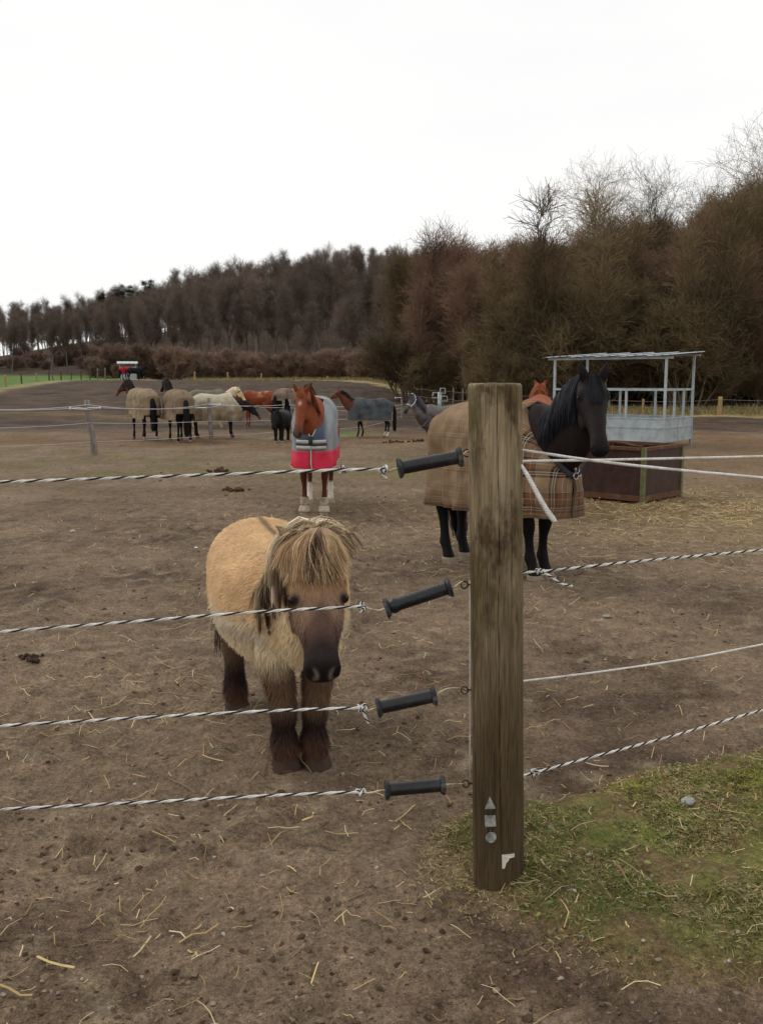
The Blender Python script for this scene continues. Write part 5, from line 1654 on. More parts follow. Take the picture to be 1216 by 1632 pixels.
def build_post():
    nth, nz = 260, 240
    th = np.linspace(0, 2 * np.pi, nth, endpoint=False)
    zs = np.linspace(-.25, TOPZ, nz)
    TH, Z = np.meshgrid(th, zs)
    R = .0820 * (1 + .012 * perlin(np.cos(TH) * 1.5 + 3, Z * 1.3 + np.sin(TH) * 1.5, 81) + .006 * perlin(np.cos(TH) * 5 + 3, Z * 2 + np.sin(TH) * 5, 82)) + .0022 * (1 - Z / TOPZ) * 0
    shade = np.ones_like(R)
    # drying cracks; angle is measured from +x, the camera sees the side around -90 degrees
    for a0, z0, z1, dep, wid, sd in ((-92, .10, TOPZ + .1, .014, .009, 1), (-62, .85, TOPZ + .1, .010, .008, 2), (-158, -.2, .98, .018, .013, 3), (-118, .72, 1.12, .006, .007, 4), (-50, .35, .95, .006, .007, 5), (-138, .9, 1.5, .006, .007, 6), (-75, 0, .55, .006, .007, 7), (-105, .2, .6, .005, .006, 11), (-128, .0, .5, .006, .006, 12), (20, 0, 1.6, .012, .012, 8), (100, 0, 1.6, .012, .012, 9), (-30, 1.0, 1.6, .003, .006, 10)):
        ac = math.radians(a0) + .05 * perlin(Z * 2.2, Z * 0 + sd, 83) + .02 * perlin(Z * 9, Z * 0 + sd, 84)
        d = (TH - ac + np.pi) % (2 * np.pi) - np.pi
        w = np.exp(-(d / (wid * .9)) ** 2) * smooth(z0 - .02, z0 + .12, Z) * (1 - smooth(z1 - .12, z1 + .02, Z))
        R = R - dep * w
    # knots
    for a0, z0, s in ((-85, 1.10, .03), (-115, 1.20, .02), (-60, 1.48, .018)):
        d = ((TH - math.radians(a0) + np.pi) % (2 * np.pi) - np.pi) * .085
        q = np.hypot(d, Z - z0) / s
        shade = shade * (1 - .35 * np.exp(-q ** 2)); R = R + .002 * np.exp(-((q - 1) / .4) ** 2)
    X = R * np.cos(TH) + LEAN * Z; Y = R * np.sin(TH)
    V = np.stack([X, Y, Z], -1)
    # sawn top: slightly domed, rounded arris
    top = []
    for f, dz in ((.975, .004), (.94, .007), (.8, .008), (.55, .009), (.25, .009), (.03, .009)):
        r = V[-1].copy(); c = np.array([LEAN * TOPZ, 0, TOPZ])
        r = c + (r - c) * f; r[:, 2] = TOPZ + dz + .003 * perlin(r[:, 0] * 40, r[:, 1] * 40, 85)
        top.append(r)
    V = np.concatenate([V, np.array(top)])
    shade = np.concatenate([shade, np.ones((6, nth)) * 1.08])
    MB().add(V.reshape(-1, 3), grid_faces(nz + 6, nth, True), 0, np.repeat(shade.reshape(-1, 1), 3, 1)).build('timber', post_mat(), post, colors=True)
build_post()
def on_post(px, py, out=.0):
    """a point of the post's surface in the post's own coordinates"""
    d = ray(px, py); o = np.array([0, 0, CAM_H]) - post_base
    best = None
    for t in np.arange(2.5, 3.4, .0005):
        p = o + d * t
        if math.hypot(p[0] - LEAN * p[2], p[1]) < .0826 + out:
            best = p; break
    return best if best is not None else o + d * 2.9
M_LEAD = mat('grey_metal_marker', srgb(164, 166, 160), rough=.55, metal=.1, var=.3, scale=40, dark=srgb(92, 92, 86), dscale=30)
M_IVORY = mat('ivory_paint', srgb(206, 202, 188), rough=.6, var=.12, scale=40, dark=srgb(120, 104, 86), dscale=60, dlo=.62, dhi=.7)
def flat_plate(name, pts_px, m, th=.004, nail=None):
    front = np.array([on_post(x, y, .0045) for x, y in pts_px]); n = len(front)
    c = front.mean(0); out = norm(np.array([c[0] - LEAN * c[2], c[1], 0]))
    back = front - out * th
    V = np.concatenate([front, back, c[None] + out * .0015])
    F = [[i, (i + 1) % n, 2 * n, -1] for i in range(n)] + [[(i + 1) % n, i, n + i, n + (i + 1) % n] for i in range(n)]
    mb = MB(); mb.add(V, np.array(F))
    return mb.build(name, m, post, smooth_shade=False)
flat_plate('triangle_plate', [(780, 1270), (789, 1289), (772, 1290)], M_LEAD)
flat_plate('square_plate', [(772, 1300), (789, 1300), (790, 1317), (773, 1318)], M_LEAD)
flat_plate('round_plate', [(782 + 8.5 * math.cos(a), 1335 + 8.5 * math.sin(a)) for a in np.linspace(0, 2 * np.pi, 18, endpoint=False)], M_LEAD)
# little L shaped corner bracket
for seg in ([(800, 1363), (804, 1363), (804, 1383), (801, 1385)], [(804, 1363), (820, 1361), (819, 1366), (812, 1369), (808, 1375), (804, 1377)]):
    pass
flat_b = [(800, 1363), (820, 1361), (819.5, 1366), (812, 1368), (810, 1372), (806.5, 1376), (804.5, 1384), (800.5, 1385)]
def bracket():
    front = np.array([on_post(x, y, .0045) for x, y in flat_b]); n = len(front)
    c = front.mean(0); out = norm(np.array([c[0] - LEAN * c[2], c[1], 0]))
    back = front - out * .004
    V = np.concatenate([front, back])
    F = [[0, i, i + 1, -1] for i in range(1, n - 1)] + [[(i + 1) % n, i, n + i, n + (i + 1) % n] for i in range(n)]
    MB().add(V, np.array(F)).build('corner_bracket', M_IVORY, post, smooth_shade=False)
bracket()
# the two short nail slots that join the plates
for (y0, y1) in ((1290, 1300), (1318, 1327)):
    a = on_post(778, y0, .002); b = on_post(778, y1, .002); a2 = on_post(784, y0, .002); b2 = on_post(784, y1, .002)
    mb = MB(); mb.add(*tube([a, b], .0012, 6)); mb.add(*tube([a2, b2], .0012, 6)); mb.build('wire_link', M_IRON, post)

# ------------------------------------------------------------------ ropes and gate handles
def twist(path, rad, pitch, strands, sides=6, step=.006):
    """strands: list of material indices laid round the rope"""
    path = np.asarray(path, float)
    seg = np.linalg.norm(np.diff(path, axis=0), axis=1); s = np.concatenate([[0], np.cumsum(seg)])
    n = max(int(s[-1] / step), 4)
    u = np.linspace(0, s[-1], n)
    Pp = np.stack([np.interp(u, s, path[:, k]) for k in range(3)], 1)
    T, S, U = frames(Pp)
    mb = MB(); ns = len(strands)
    for k, mi in enumerate(strands):
        ph = 2 * np.pi * (u / pitch + k / ns) + .7 * np.sin(u * 9.0) + .5 * np.sin(u * 23.0 + 1)
        c = Pp + (S * np.cos(ph)[:, None] + U * np.sin(ph)[:, None]) * rad * .5
        V, F = tube(c, rad * (.62 if ns == 3 else .68), sides)
        mb.add(V, F, mi)
    return mb
def sag_path(a, b, sag, n=40):
    t = np.linspace(0, 1, n)[:, None]
    p = a + (b - a) * t
    p[:, 2] -= sag * 4 * (t * (1 - t))[:, 0]
    return p
def knot(c, d, size, seed, strands=(0, 0, 1), tail=None):
    r = np.random.default_rng(seed)
    t = np.linspace(0, 2 * np.pi, 60)
    k = np.stack([np.sin(t) + 1.6 * np.sin(2 * t), np.cos(t) - 1.6 * np.cos(2 * t), -np.sin(3 * t) * 1.2], 1) * size / 2.9
    R_ = np.array(Matrix.Rotation(r.uniform(0, 6), 3, Vector(r.normal(size=3))))
    mb = twist(c + k @ R_.T, .0036, .03, list(strands), 6, .003)
    if tail is not None:
        m2 = twist(catmull(np.array(tail), 14), .0040, .03, list(strands), 6, .004)
        off = mb.n
        for v, f, mm, cc in zip(m2.v, m2.f, m2.m, m2.c):
            g = f + off; g[f < 0] = -1
            mb.v.append(v); mb.f.append(g); mb.m.append(mm); mb.c.append(cc)
        mb.n += m2.n
    return mb
ROPE_M = [M_ROPE, M_ROPE_BLACK]
def rope_left(label, pts, y0, y1, seed, tail=None, extra_knot=None):
    """pts in pixels from the knot to the left; distance changes from y1 (knot) to y0 (left)"""
    xs_ = np.array([p[0] for p in pts], float)
    P3 = []
    for (x, y) in pts:
        t = (pts[0][0] - x) / (pts[0][0] - pts[-1][0])
        P3.append(P(x, y, y1 + (y0 - y1) * t))
    P3 = np.array(P3)
    d = P3[-1] - P3[-2]
    P3 = np.concatenate([P3, [P3[-1] + norm(d) * .9]])
    root = bpy.data.objects.new('rope', twist(catmull(P3, 60), .0044, .080, [0, 0, 1]).mesh('rope', ROPE_M)); COL.objects.link(root)
    tag(root, label, 'rope', 'ropes across the gateway')
    kc = P3[0]
    tl = None if tail is None else [kc] + [P(x, y, y1 - .01) for x, y in tail]
    knot(kc, None, .017, seed, tail=tl).build('knot', ROPE_M, root)
    if extra_knot is not None:
        knot(P(extra_knot[0], extra_knot[1], y1 + .0), None, .013, seed + 9).build('knot', ROPE_M, root)
rope_left('topmost black and white twisted rope left of the wooden post', [(612, 748), (545, 749), (300, 758), (0, 768), (-160, 773)], 2.72, 2.80, 31, tail=[(610, 755), (617, 763)], extra_knot=(545, 749))
rope_left("second black and white rope, crossing the pony's face", [(576, 967), (430, 974), (220, 990), (0, 1007), (-160, 1020)], 2.70, 2.80, 32, tail=[(580, 972), (574, 976)])
rope_left("third black and white rope, crossing the pony's legs", [(577, 1128), (430, 1133), (220, 1144), (0, 1157), (-160, 1167)], 2.66, 2.78, 33, tail=[(582, 1142), (588, 1153)])
rope_left('lowest black and white rope, near the ground left of the post', [(575, 1262), (430, 1268), (220, 1279), (0, 1290), (-160, 1298)], 2.62, 2.78, 34)

def gate_handle(label, a_px, b_px, y, ribs, rope_px, eye_px, hook):
    A = P(*a_px, y); Bp = P(*b_px, y + .02)
    base = (A + Bp) / 2
    root = empty('gate_handle', tuple(base), 0, label, 'gate handle', 'gate handles on the ropes')
    A, Bp = A - base, Bp - base
    d = norm(Bp - A); L_ = np.linalg.norm(Bp - A)
    n = 60
    t = np.linspace(.05, .95, n)
    rr = np.full(n, .0205)
    if ribs:
        rr = rr + .0016 * np.sin(t * L_ / .0075 * 2 * np.pi)
        rr = rr + .004 * np.exp(-((t - .12) / .05) ** 2)
    rr[0] = rr[-1] = .021
    MB().add(*tube(A + d * (t * L_)[:, None], rr, 22)).build('grip', M_PLASTIC, root)
    for s0 in (0, 1):
        c = A + d * L_ * s0; dd = d if s0 else -d
        q = np.array([-.010, -.008, -.001, .004, .005, .003, .003])
        r2 = np.array([.021, .026, .031, .031, .028, .022, .004])
        MB().add(*loft(c + dd * q[:, None], *[np.tile(v, (7, 1)) for v in (norm(np.cross(d, [0, 0, 1.0])), norm(np.cross(np.cross(d, [0, 0, 1.0]), d)))], r2, r2, 26)).build('flange', M_FLANGE, root)
    # wire to the rope and its loop
    K_ = P(*rope_px, y - .005) - base
    a0 = A - d * .004
    pth = catmull(np.array([a0, a0 - d * .02, K_ + (a0 - K_) * .35 + np.array([0, 0, -.006]), K_]), 16)
    MB().add(*tube(pth, .0027, 8)).build('wire_eye', M_WIRE, root)
    pts = [Bp + d * .004] + [P(x, yy, y + .03 + .05 * q) - base for q, (x, yy) in enumerate(hook)]
    MB().add(*tube(catmull(np.array(pts), 26), .0030, 8)).build('hook', M_WIRE, root)
gate_handle('topmost black gate handle, smooth and tilted up to the right', (637, 746), (733, 728), 2.80, False, (612, 748), None, [(738, 724), (744, 720), (752, 716)])
gate_handle("second black gate handle, ribbed and steeply tilted beside the pony's head", (616, 969), (716, 936), 2.80, True, (580, 967), None, [(724, 936), (733, 929), (741, 927), (744, 931), (739, 937)])
gate_handle("third black gate handle, slightly tilted beside the pony's legs", (603, 1128), (692, 1109), 2.78, False, (580, 1130), None, [(700, 1104), (712, 1098), (728, 1097), (740, 1099), (744, 1103), (738, 1106)])
gate_handle('lowest black gate handle, almost level near the ground', (616, 1259), (706, 1251), 2.78, False, (577, 1262), None, [(716, 1250), (730, 1250), (742, 1249), (749, 1247)])
# eyes screwed into the post
for (px, py) in ((746, 722), (742, 932), (742, 1100), (744, 1249)):
    q = P(px + 4, py, 2.90) - post_base
    th = np.linspace(0, 2 * np.pi, 15)
    mb = MB(); mb.add(*tube(np.stack([q[0] - .012 + .011 * np.cos(th), np.full(15, q[1]) + .004 * np.sin(th), q[2] + .011 * np.sin(th)], 1), .0024, 7, ref=(0, 1, 0)))
    mb.add(*tube([q, q + [.05, .03, 0]], .003, 7))
    mb.build('screw_eye', M_IRON, post)

def rope_right(label, pts, y0, y1, strands, rad=.0044, pitch=.06, name='rope', ext=1.2, group='ropes right of the post', kn=None, tail=None, seed=1):
    P3 = np.array([P(x, y, y0 + (y1 - y0) * (x - pts[0][0]) / (pts[-1][0] - pts[0][0])) for x, y in pts])
    if ext:
        P3 = np.concatenate([P3, [P3[-1] + norm(P3[-1] - P3[-2]) * ext]])
    o = bpy.data.objects.new(name, twist(catmull(P3, 50), rad, pitch, strands).mesh(name, ROPE_M)); COL.objects.link(o)
    tag(o, label, 'rope', group)
    if kn is not None:
        kc = P(*kn, y0 - .01)
        knot(kc, None, .017, seed, strands=strands, tail=None if tail is None else [kc] + [P(x, y, y0 - .02) for x, y in tail]).build('knot', ROPE_M, o)
    return o
rope_right("white rope running level under the black horse's muzzle", [(800, 736), (836, 735), (960, 733), (1100, 730), (1230, 727)], 2.95, 3.45, [0, 0, 0], .0046, .028)
rope_right("white rope slanting down to the right below the horse's muzzle", [(800, 712), (836, 718), (960, 736), (1100, 751), (1230, 763)], 2.93, 2.75, [0, 0, 0], .0046, .028)
rope_right('black and white rope knotted in front of the black horse\'s hooves', [(800, 914), (838, 912), (870, 910), (1000, 896), (1110, 886), (1230, 875)], 2.95, 3.45, [0, 0, 1], kn=(860, 911), tail=[(876, 918), (893, 930), (912, 934)], seed=41)
rope_right('thin whitish rope right of the post above the grass', [(800, 1090), (838, 1085), (960, 1070), (1100, 1049), (1230, 1024)], 2.95, 3.45, [0, 0, 0], .0036, .028)
rope_right('lowest black and white rope rising right from a knot at the post', [(815, 1240), (846, 1233), (930, 1210), (1060, 1176), (1150, 1150), (1230, 1127)], 2.95, 3.45, [0, 0, 1], .0044, .06, kn=(852, 1232), seed=42)
# loose doubled end
P3 = np.array([P(x, y, yy) for x, y, yy in ((806, 722, 2.96), (830, 742, 2.86), (848, 770, 2.84), (868, 806, 2.83), (884, 829, 2.83), (878, 826, 2.82), (862, 800, 2.815), (845, 768, 2.83), (828, 740, 2.86), (804, 720, 2.96))])
o = bpy.data.objects.new('rope', twist(catmull(P3, 60), .0058, .030, [0, 0, 0]).mesh('rope', ROPE_M)); COL.objects.link(o)
tag(o, 'loose doubled white rope end hanging from the post', 'rope', 'ropes right of the post')
# pale wire stapled down the left flank of the post
mb = MB().add(*tube(np.array([P(749, y, 2.915) for y in (925, 1000, 1100, 1180, 1252)]) - post_base, .0022, 7)); mb.build('lead_wire', M_ROPE, post)

# ------------------------------------------------------------------ electric fence in the middle distance
M_POSTG = mat('grey_fence_wood', srgb(134, 126, 120), rough=.9, var=.3, scale=5, stretch=(6, 6, 1), dark=srgb(92, 82, 74), dscale=4, spec=.1)
M_POSTY = mat('pale_fence_wood', srgb(154, 130, 92), rough=.9, var=.25, scale=4, stretch=(4, 4, 1), spec=.1)
M_POSTD = mat('dark_fence_wood', srgb(84, 72, 60), rough=.9, var=.3, scale=4, stretch=(4, 4, 1), spec=.1)
M_FWIRE = mat('fence_wire', srgb(188, 186, 190), rough=.6, var=.15, spec=.3)
fence_nodes = []
def mid_post(px, top, base, wpx, label, arms=None, m=M_POSTG, y=None, lean=0.0):
    if y is None:
        q = G(px, base); 
    else:
        q = np.array([(px - 608) / FPX * y, y, float(H(np.array([(px - 608) / FPX * y]), np.array([y]))[0])])
    d = ray(px, top); h = CAM_H + d[2] / d[1] * q[1] - q[2]
    root = empty('fence_post', tuple(q), 0, label, 'fence post', 'grey posts of the wire fence')
    r = wpx / FPX * q[1] / 2
    z = np.linspace(-.2, h, 9)
    Pp = np.stack([lean * (z - h) + .008 * np.sin(z * 5), 0 * z, z], 1)
    Pp = np.concatenate([Pp, [Pp[-1] + [0, 0, .01]]]); rr = np.concatenate([r * np.linspace(1.08, .92, 9), [r * .6]])
    MB().add(*tube(Pp, rr, 10)).build('stake', m, root)
    fence_nodes.append((q, h))
    if arms:
        for (ax, ay) in arms:
            e = P(ax, ay, q[1]) - q; s = np.array([lean * (e[2] - h), -r, e[2]])
            mb = MB(); mb.add(*tube([s, s + (e - s) * .5 + [0, -.01, .01], e + [0, -.03, 0]], .011, 7)); 
            mb.add(*tube([e + [0, -.03, -.03], e + [0, -.03, .035]], .017, 8))
            mb.build('insulator_arm', M_WHITE, root)
    return q
qA = mid_post(143, 638, 725, 9.5, 'thick grey fence post standing alone at left with two white insulator arms', arms=[(113, 651), (161, 650)], lean=-.10)
qB = mid_post(335, 635, 705, 6.5, 'grey fence post in front of the cream rugged horse', arms=[(310, 650), (351, 645)], lean=-.03)
qE = mid_post(463, 637, 690, 5.5, 'grey fence post mostly hidden behind the chestnut horse', arms=[(456, 645)])
qD = mid_post(583, 645, 692, 4, 'pale fence post behind the legs of the charcoal rugged bay', m=M_POSTY)
qC = mid_post(640, 637, 668, 3.5, 'thin grey fence post between the charcoal rugged bay and grey horse', arms=[(630, 634)])
def fence_wire(label, pts, r=.0075):
    mb = MB()
    path = []
    for a, b in zip(pts[:-1], pts[1:]):
        path.append(sag_path(np.array(a), np.array(b), .03, 8)[:-1])
    path = np.concatenate(path + [np.array(pts[-1])[None]])
    o = mb.add(*tube(path, r, 5)).build('fence_wire', M_FWIRE)
    tag(o, label, 'fence wire', 'wires of the middle fence')
def wire_pts(ys_):
    out = []
    for (px, py, q) in ys_:
        out.append(P(px, py, q[1] - .10))
    return out
yl = np.array([0, 16.5, 0])
class _q: pass
qL = np.array([0, 17.6, 0]); qR = np.array([0, 43.0, 0])
fence_wire('thin white wire held by the outer insulator arms', wire_pts([(-60, 652, qL), (113, 651, qA), (161, 650, qA), (310, 650, qB), (351, 646, qB), (456, 645, qE), (583, 648, qD), (640, 645, qC)]))
fence_wire('thin white wire just above the insulator arms', wire_pts([(-60, 655, qL), (0, 653, qL), (141, 645, qA), (250, 652, qA), (335, 643, qB), (463, 650, qE), (583, 655, qD), (640, 650, qC)]))
fence_wire('thin white wire half way up the grey posts', wire_pts([(-60, 683, qL), (143, 674, qA), (335, 671, qB), (463, 668, qE), (583, 667, qD), (640, 656, qC)]), .006)
fence_wire('lowest thin white wire of the grey post fence', wire_pts([(-60, 712, qL), (143, 704, qA), (335, 694, qB), (463, 686, qE), (583, 680, qD), (640, 663, qC)]), .0055)

# ------------------------------------------------------------------ posts round the far edge of the field
def far_post(px, top, base, wpx, m, label, y=None):
    q = G(px, base) if y is None else np.array([(px - 608) / FPX * y, y, float(H(np.array([(px - 608) / FPX * y]), np.array([y]))[0])])
    d = ray(px, top); h = max(.5, CAM_H + d[2] / d[1] * q[1] - q[2])
    h = min(h, 1.7)
    r = wpx / FPX * q[1] / 2
    z = np.linspace(-.2, h, 6)
    o = MB().add(*tube(np.stack([.02 * np.sin(z * 3 + px), 0 * z, z], 1), r * np.array([1.05, 1, 1, .98, .95, .9]), 8)).build('fence_post', m)
    o.location = tuple(q)
    tag(o, label, 'fence post', 'posts round the far field')
    return q, h
lf = []
for px, top, base, w, m, lab in ((15.4, 597, 616.5, 3.2, M_POSTY, 'pale yellow post nearest the left edge by the green field'), (40.7, 595, 613, 2.6, M_POSTD, 'dark post second from the left by the green field'),
        (64.5, 594, 611, 2.2, M_POSTY, 'pale post third from the left by the green field'), (84.5, 589, 607.5, 2.4, M_POSTD, 'tall dark post fourth from the left by the green field'),
        (90, 598, 608.5, 1.6, M_POSTD, 'short stub beside the tall dark post by the green field'), (103.4, 591, 606.5, 2.2, M_POSTD, 'dark post fifth along the green field'),
        (119, 590, 606, 1.6, M_POSTD, 'thin dark post sixth along the green field'), (135, 588, 605.5, 2.0, M_POSTD, 'dark post seventh along the green field'),
        (149, 589, 605.5, 1.8, M_POSTD, 'dark post at the right end of the green field'), (161, 586, 605, 1.6, M_POSTG, 'grey post left of the far feeder'), (173, 586, 605, 1.8, M_POSTG, 'grey post closest to the far feeder')):
    y_ = float(np.interp(px, [0, 40, 85, 135, 175], [72, 84, 97, 106, 110]))
    lf.append(far_post(px, top, base, w, m, lab, y=y_))
mf = []
for px, top, base, w, m, lab in ((313.6, 592, 601, 2.6, M_POSTY, 'yellow post at the far field edge above the cream rugged horse'), (366, 593, 602.5, 2.6, M_POSTY, 'yellow post at the far field edge above the pale maned horse'),
        (419, 595, 604.5, 2.6, M_POSTY, 'yellow post at the far field edge above the rusty red horse'), (470, 604, 609, 1.6, M_POSTD, 'small dark stake on the grass strip above the chestnut horse'),
        (523, 601, 611, 2.4, M_POSTY, 'yellow post on the grass strip right of the chestnut horse'), (624, 603, 615.5, 2.6, M_POSTD, 'dark post on the grass strip above the charcoal rugged bay'), (632, 605, 617, 1.6, M_POSTD, 'thin dark stake just right of the dark strip post')):
    y_ = float(np.interp(px, [300, 400, 540, 640], [111, 106, 96, 80]))
    mf.append(far_post(px, top, base, w, m, lab, y=y_))
rf = []
for px, top, base, w, m, lab, y_ in ((648, 611, 624, 1.6, M_POSTD, 'thin stake left of the white tubular frame', 62), (660, 613, 627, 1.5, M_POSTD, 'second thin stake left of the white tubular frame', 57), (671, 615, 630, 1.6, M_POSTD, 'thin stake closest to the white tubular frame', 54),
        (721, 618, 638, 2.0, M_POSTG, 'grey stake left of the wooden post, at the wood edge', 50), (737, 619, 641, 1.8, M_POSTG, 'grey stake hidden partly by the wooden post', 49),
        (1022, 636, 664, 4.0, M_POSTY, 'pale post seen through the hay feeder', 45), (1143, 632, 666, 7.5, M_POSTY, 'stout pale post right of the hay feeder', 44), (1290, 633, 668, 6, M_POSTG, 'grey post beyond the right edge of the picture', 44)):
    rf.append(far_post(px, top, base, w, m, lab, y=y_))
def far_wire(label, posts, fr_, r=.010):
    pts = [q + np.array([0, -.06, h * fr_]) for q, h in posts]
    o = MB().add(*tube(np.concatenate([sag_path(a, b, .05, 5)[:-1] for a, b in zip(pts[:-1], pts[1:])] + [pts[-1][None]]), r, 4)).build('fence_wire', M_POSTG)
    tag(o, label, 'fence wire', 'wires of the far fences')
far_wire('upper wire of the fence along the right wood edge', rf, .85); far_wire('lower wire of the fence along the right wood edge', rf, .5)
far_wire('wire of the fence along the green field', [p for p in lf if p[1] > .8], .85, .012)

# ------------------------------------------------------------------ hay feeders
def hay_feeder(label, pos, yaw, L_=2.9, D_=1.85, hf=2.2, hb=2.30, s=1.0):
    root = empty('hay_feeder', pos, yaw, label, 'hay feeder', 'hay feeders')
    # local: x along the long front (0 .. -L), y to the back
    cs = {'front_right': (0, 0), 'back_right': (0, D_), 'front_left': (-L_, 0), 'back_left': (-L_, D_)}
    for k, (x, y) in cs.items():
        h = hf if y == 0 else hb
        MB().add(*box((x, y, h / 2), (.055, .055, h))).build('corner_post', M_GALV, root, smooth_shade=False)
    fr_ = MB()
    zr, zt, zb = 1.42, .72, .16
    for a, b in (((0, 0), (0, D_)), ((0, 0), (-L_, 0)), ((-L_, 0), (-L_, D_)), ((0, D_), (-L_, D_))):
        fr_.add(*bar((*a, zr), (*b, zr), .052, .05))
    fr_.build('top_rail', M_GALV, root, smooth_shade=False)
    for a, b, n in (((0, 0), (-L_, 0), 3), ((0, 0), (0, D_), 3), ((-L_, 0), (-L_, D_), 3), ((0, D_), (-L_, D_), 3)):
        for q in range(1, n):
            x = a[0] + (b[0] - a[0]) * q / n; y = a[1] + (b[1] - a[1]) * q / n
            MB().add(*bar((x, y, zt), (x, y, zr - .03), .05, .05, up=(1, 0, 0))).build('upright', M_GALV, root, smooth_shade=False)
    for a, b in (((0, -.01), (-L_, -.01)), ((.01, 0), (.01, D_)), ((-L_ - .01, 0), (-L_ - .01, D_)), ((0, D_ + .01), (-L_, D_ + .01))):
        mb = MB()
        a3, b3 = np.array([*a, 0.0]), np.array([*b, 0.0]); d = norm(b3 - a3); a3 = a3 + d * .03; b3 = b3 - d * .03
        mb.add(*bar(a3 + [0, 0, (zb + zt) / 2], b3 + [0, 0, (zb + zt) / 2], .012, zt - zb))
        for z in (zt, zb + .56 * (zt - zb) + .02, zb):
            mb.add(*bar(a3 + [0, 0, z], b3 + [0, 0, z], .05, .03))
        if abs(b3[1] - a3[1]) > .5:
            m_ = (a3 + b3) / 2
            mb.add(*bar(m_ + [0, 0, zb], m_ + [0, 0, zb + .5 * (zt - zb)], .05, .03, up=(1, 0, 0)))
        mb.build('trough_panel', M_GALV, root, smooth_shade=False)
    fl = MB(); fl.add(*box((-L_ / 2, D_ / 2, zb + .04), (L_ - .05, D_ - .05, .02))); fl.build('trough_floor', M_GALV, root, smooth_shade=False)
    # roof of overlapping ribbed sheets
    n = 5; w = (L_ + .40) / n
    sl = (hb - hf) / D_
    for q in range(n):
        x1 = .20 - q * w; x0 = x1 - w - .06
        xs_ = np.linspace(x0, x1, 25)
        rib = .012 * (np.abs(((xs_ - x0) / .2) % 1 - .5) < .12)
        tilt = .035 * (xs_ - x0) / (x1 - x0)
        ys_ = np.array([-.22, D_ + .22])
        V = np.array([[x, y, hf + .03 + sl * y + rb + t] for x, rb, t in zip(xs_, rib, tilt) for y in ys_])
        o = MB().add(V, grid_faces(25, 2, False)).build('roof_sheet', M_GALV, root, smooth_shade=False)
        o.modifiers.new('t', 'SOLIDIFY').thickness = .008
    pu = MB()
    for y, h in ((0, hf), (D_, hb)):
        pu.add(*bar((.16, y, h - .01), (-L_ - .18, y, h - .01), .045, .05))
    pu.build('purlin', M_GALV, root, smooth_shade=False)
    root.scale = (s, s, s)
    return root
fx_, fy_ = 6.86, 22.9
hay_feeder('large galvanised hay feeder with a roof behind the brown crate', (fx_, fy_, float(ground_z(np.array([fx_]), np.array([fy_]))[0])), math.radians(-37), L_=2.95, D_=1.95)
qf = np.array([(222 - 608) / FPX * 104, 104.0]); 
hay_feeder('small distant hay feeder on the far rise', (qf[0], qf[1], float(H(qf[:1], qf[1:])[0])), math.radians(16), L_=1.75, D_=1.4, hf=1.8, hb=2.0)

# ------------------------------------------------------------------ brown crate
M_PLY = mat('brown_ply', srgb(66, 44, 38), rough=.55, var=.2, scale=5, dark=srgb(52, 34, 30), dscale=9, spec=.35)
M_RUST = mat('rusty_paint', srgb(96, 66, 46), rough=.8, var=.35, scale=14, dark=srgb(120, 106, 80), dscale=8, dlo=.56, dhi=.7)
M_GREENP = mat('green_paint', srgb(104, 108, 70), rough=.75, var=.3, scale=14, dark=srgb(86, 62, 44), dscale=10, dlo=.52, dhi=.66)
cx_, cy_ = (1024 - 608) / FPX * 12.62, 12.55
crate = empty('feed_crate', (cx_, cy_, float(ground_z(np.array([cx_]), np.array([cy_]))[0]) + .01), math.radians(-43), 'brown plywood feed crate with a rusty and green metal frame on the straw', 'crate')
def build_crate():
    # local x: to the left along the front (negative), y: back
    L_, D_, h = 1.10, 1.12, .745
    for (x, y) in ((0, 0), (-L_, 0), (0, D_), (-L_, D_)):
        MB().add(*box((x, y, h / 2), (.055, .055, h))).build('corner_post', M_GREENP, crate, smooth_shade=False)
        MB().add(*box((x, y, -.03), (.075, .075, .07))).build('foot', M_RUST, crate, smooth_shade=False)
    for nm, z, hh in (('bottom_rail', .055, .075), ('top_rail', h - .02, .045)):
        mb = MB()
        for a, b in (((-.03, -.004), (-L_ + .03, -.004)), ((.004, .03), (.004, D_ - .03)), ((-L_ - .004, .03), (-L_ - .004, D_ - .03)), ((-.03, D_ + .004), (-L_ + .03, D_ + .004))):
            mb.add(*bar((*a, z), (*b, z), .05, hh))
        mb.build(nm, M_RUST, crate, smooth_shade=False)
    for a, b in (((-.028, 0), (-L_ + .028, 0)), ((0, .028), (0, D_ - .028)), ((-L_, .028), (-L_, D_ - .028)), ((-.028, D_), (-L_ + .028, D_))):
        MB().add(*bar((*a, h / 2 + .015), (*b, h / 2 + .015), .018, h - .11)).build('side_panel', M_PLY, crate, smooth_shade=False)
    # bent lip on top of the front rail
    t = np.linspace(0, 1, 14)
    lip = np.stack([-.03 - t * (L_ - .06), np.full(14, .02), h + .015 + .045 * np.sin(np.clip((t - .05) / .75, 0, 1) * np.pi) ** 1.5], 1)
    MB().add(*tube(lip, .014, 6)).build('bent_lip', M_RUST, crate)
    MB().add(*box((-L_ / 2, D_ / 2, .12), (L_ - .06, D_ - .06, .03))).build('floor_board', M_PLY, crate, smooth_shade=False)
build_crate()

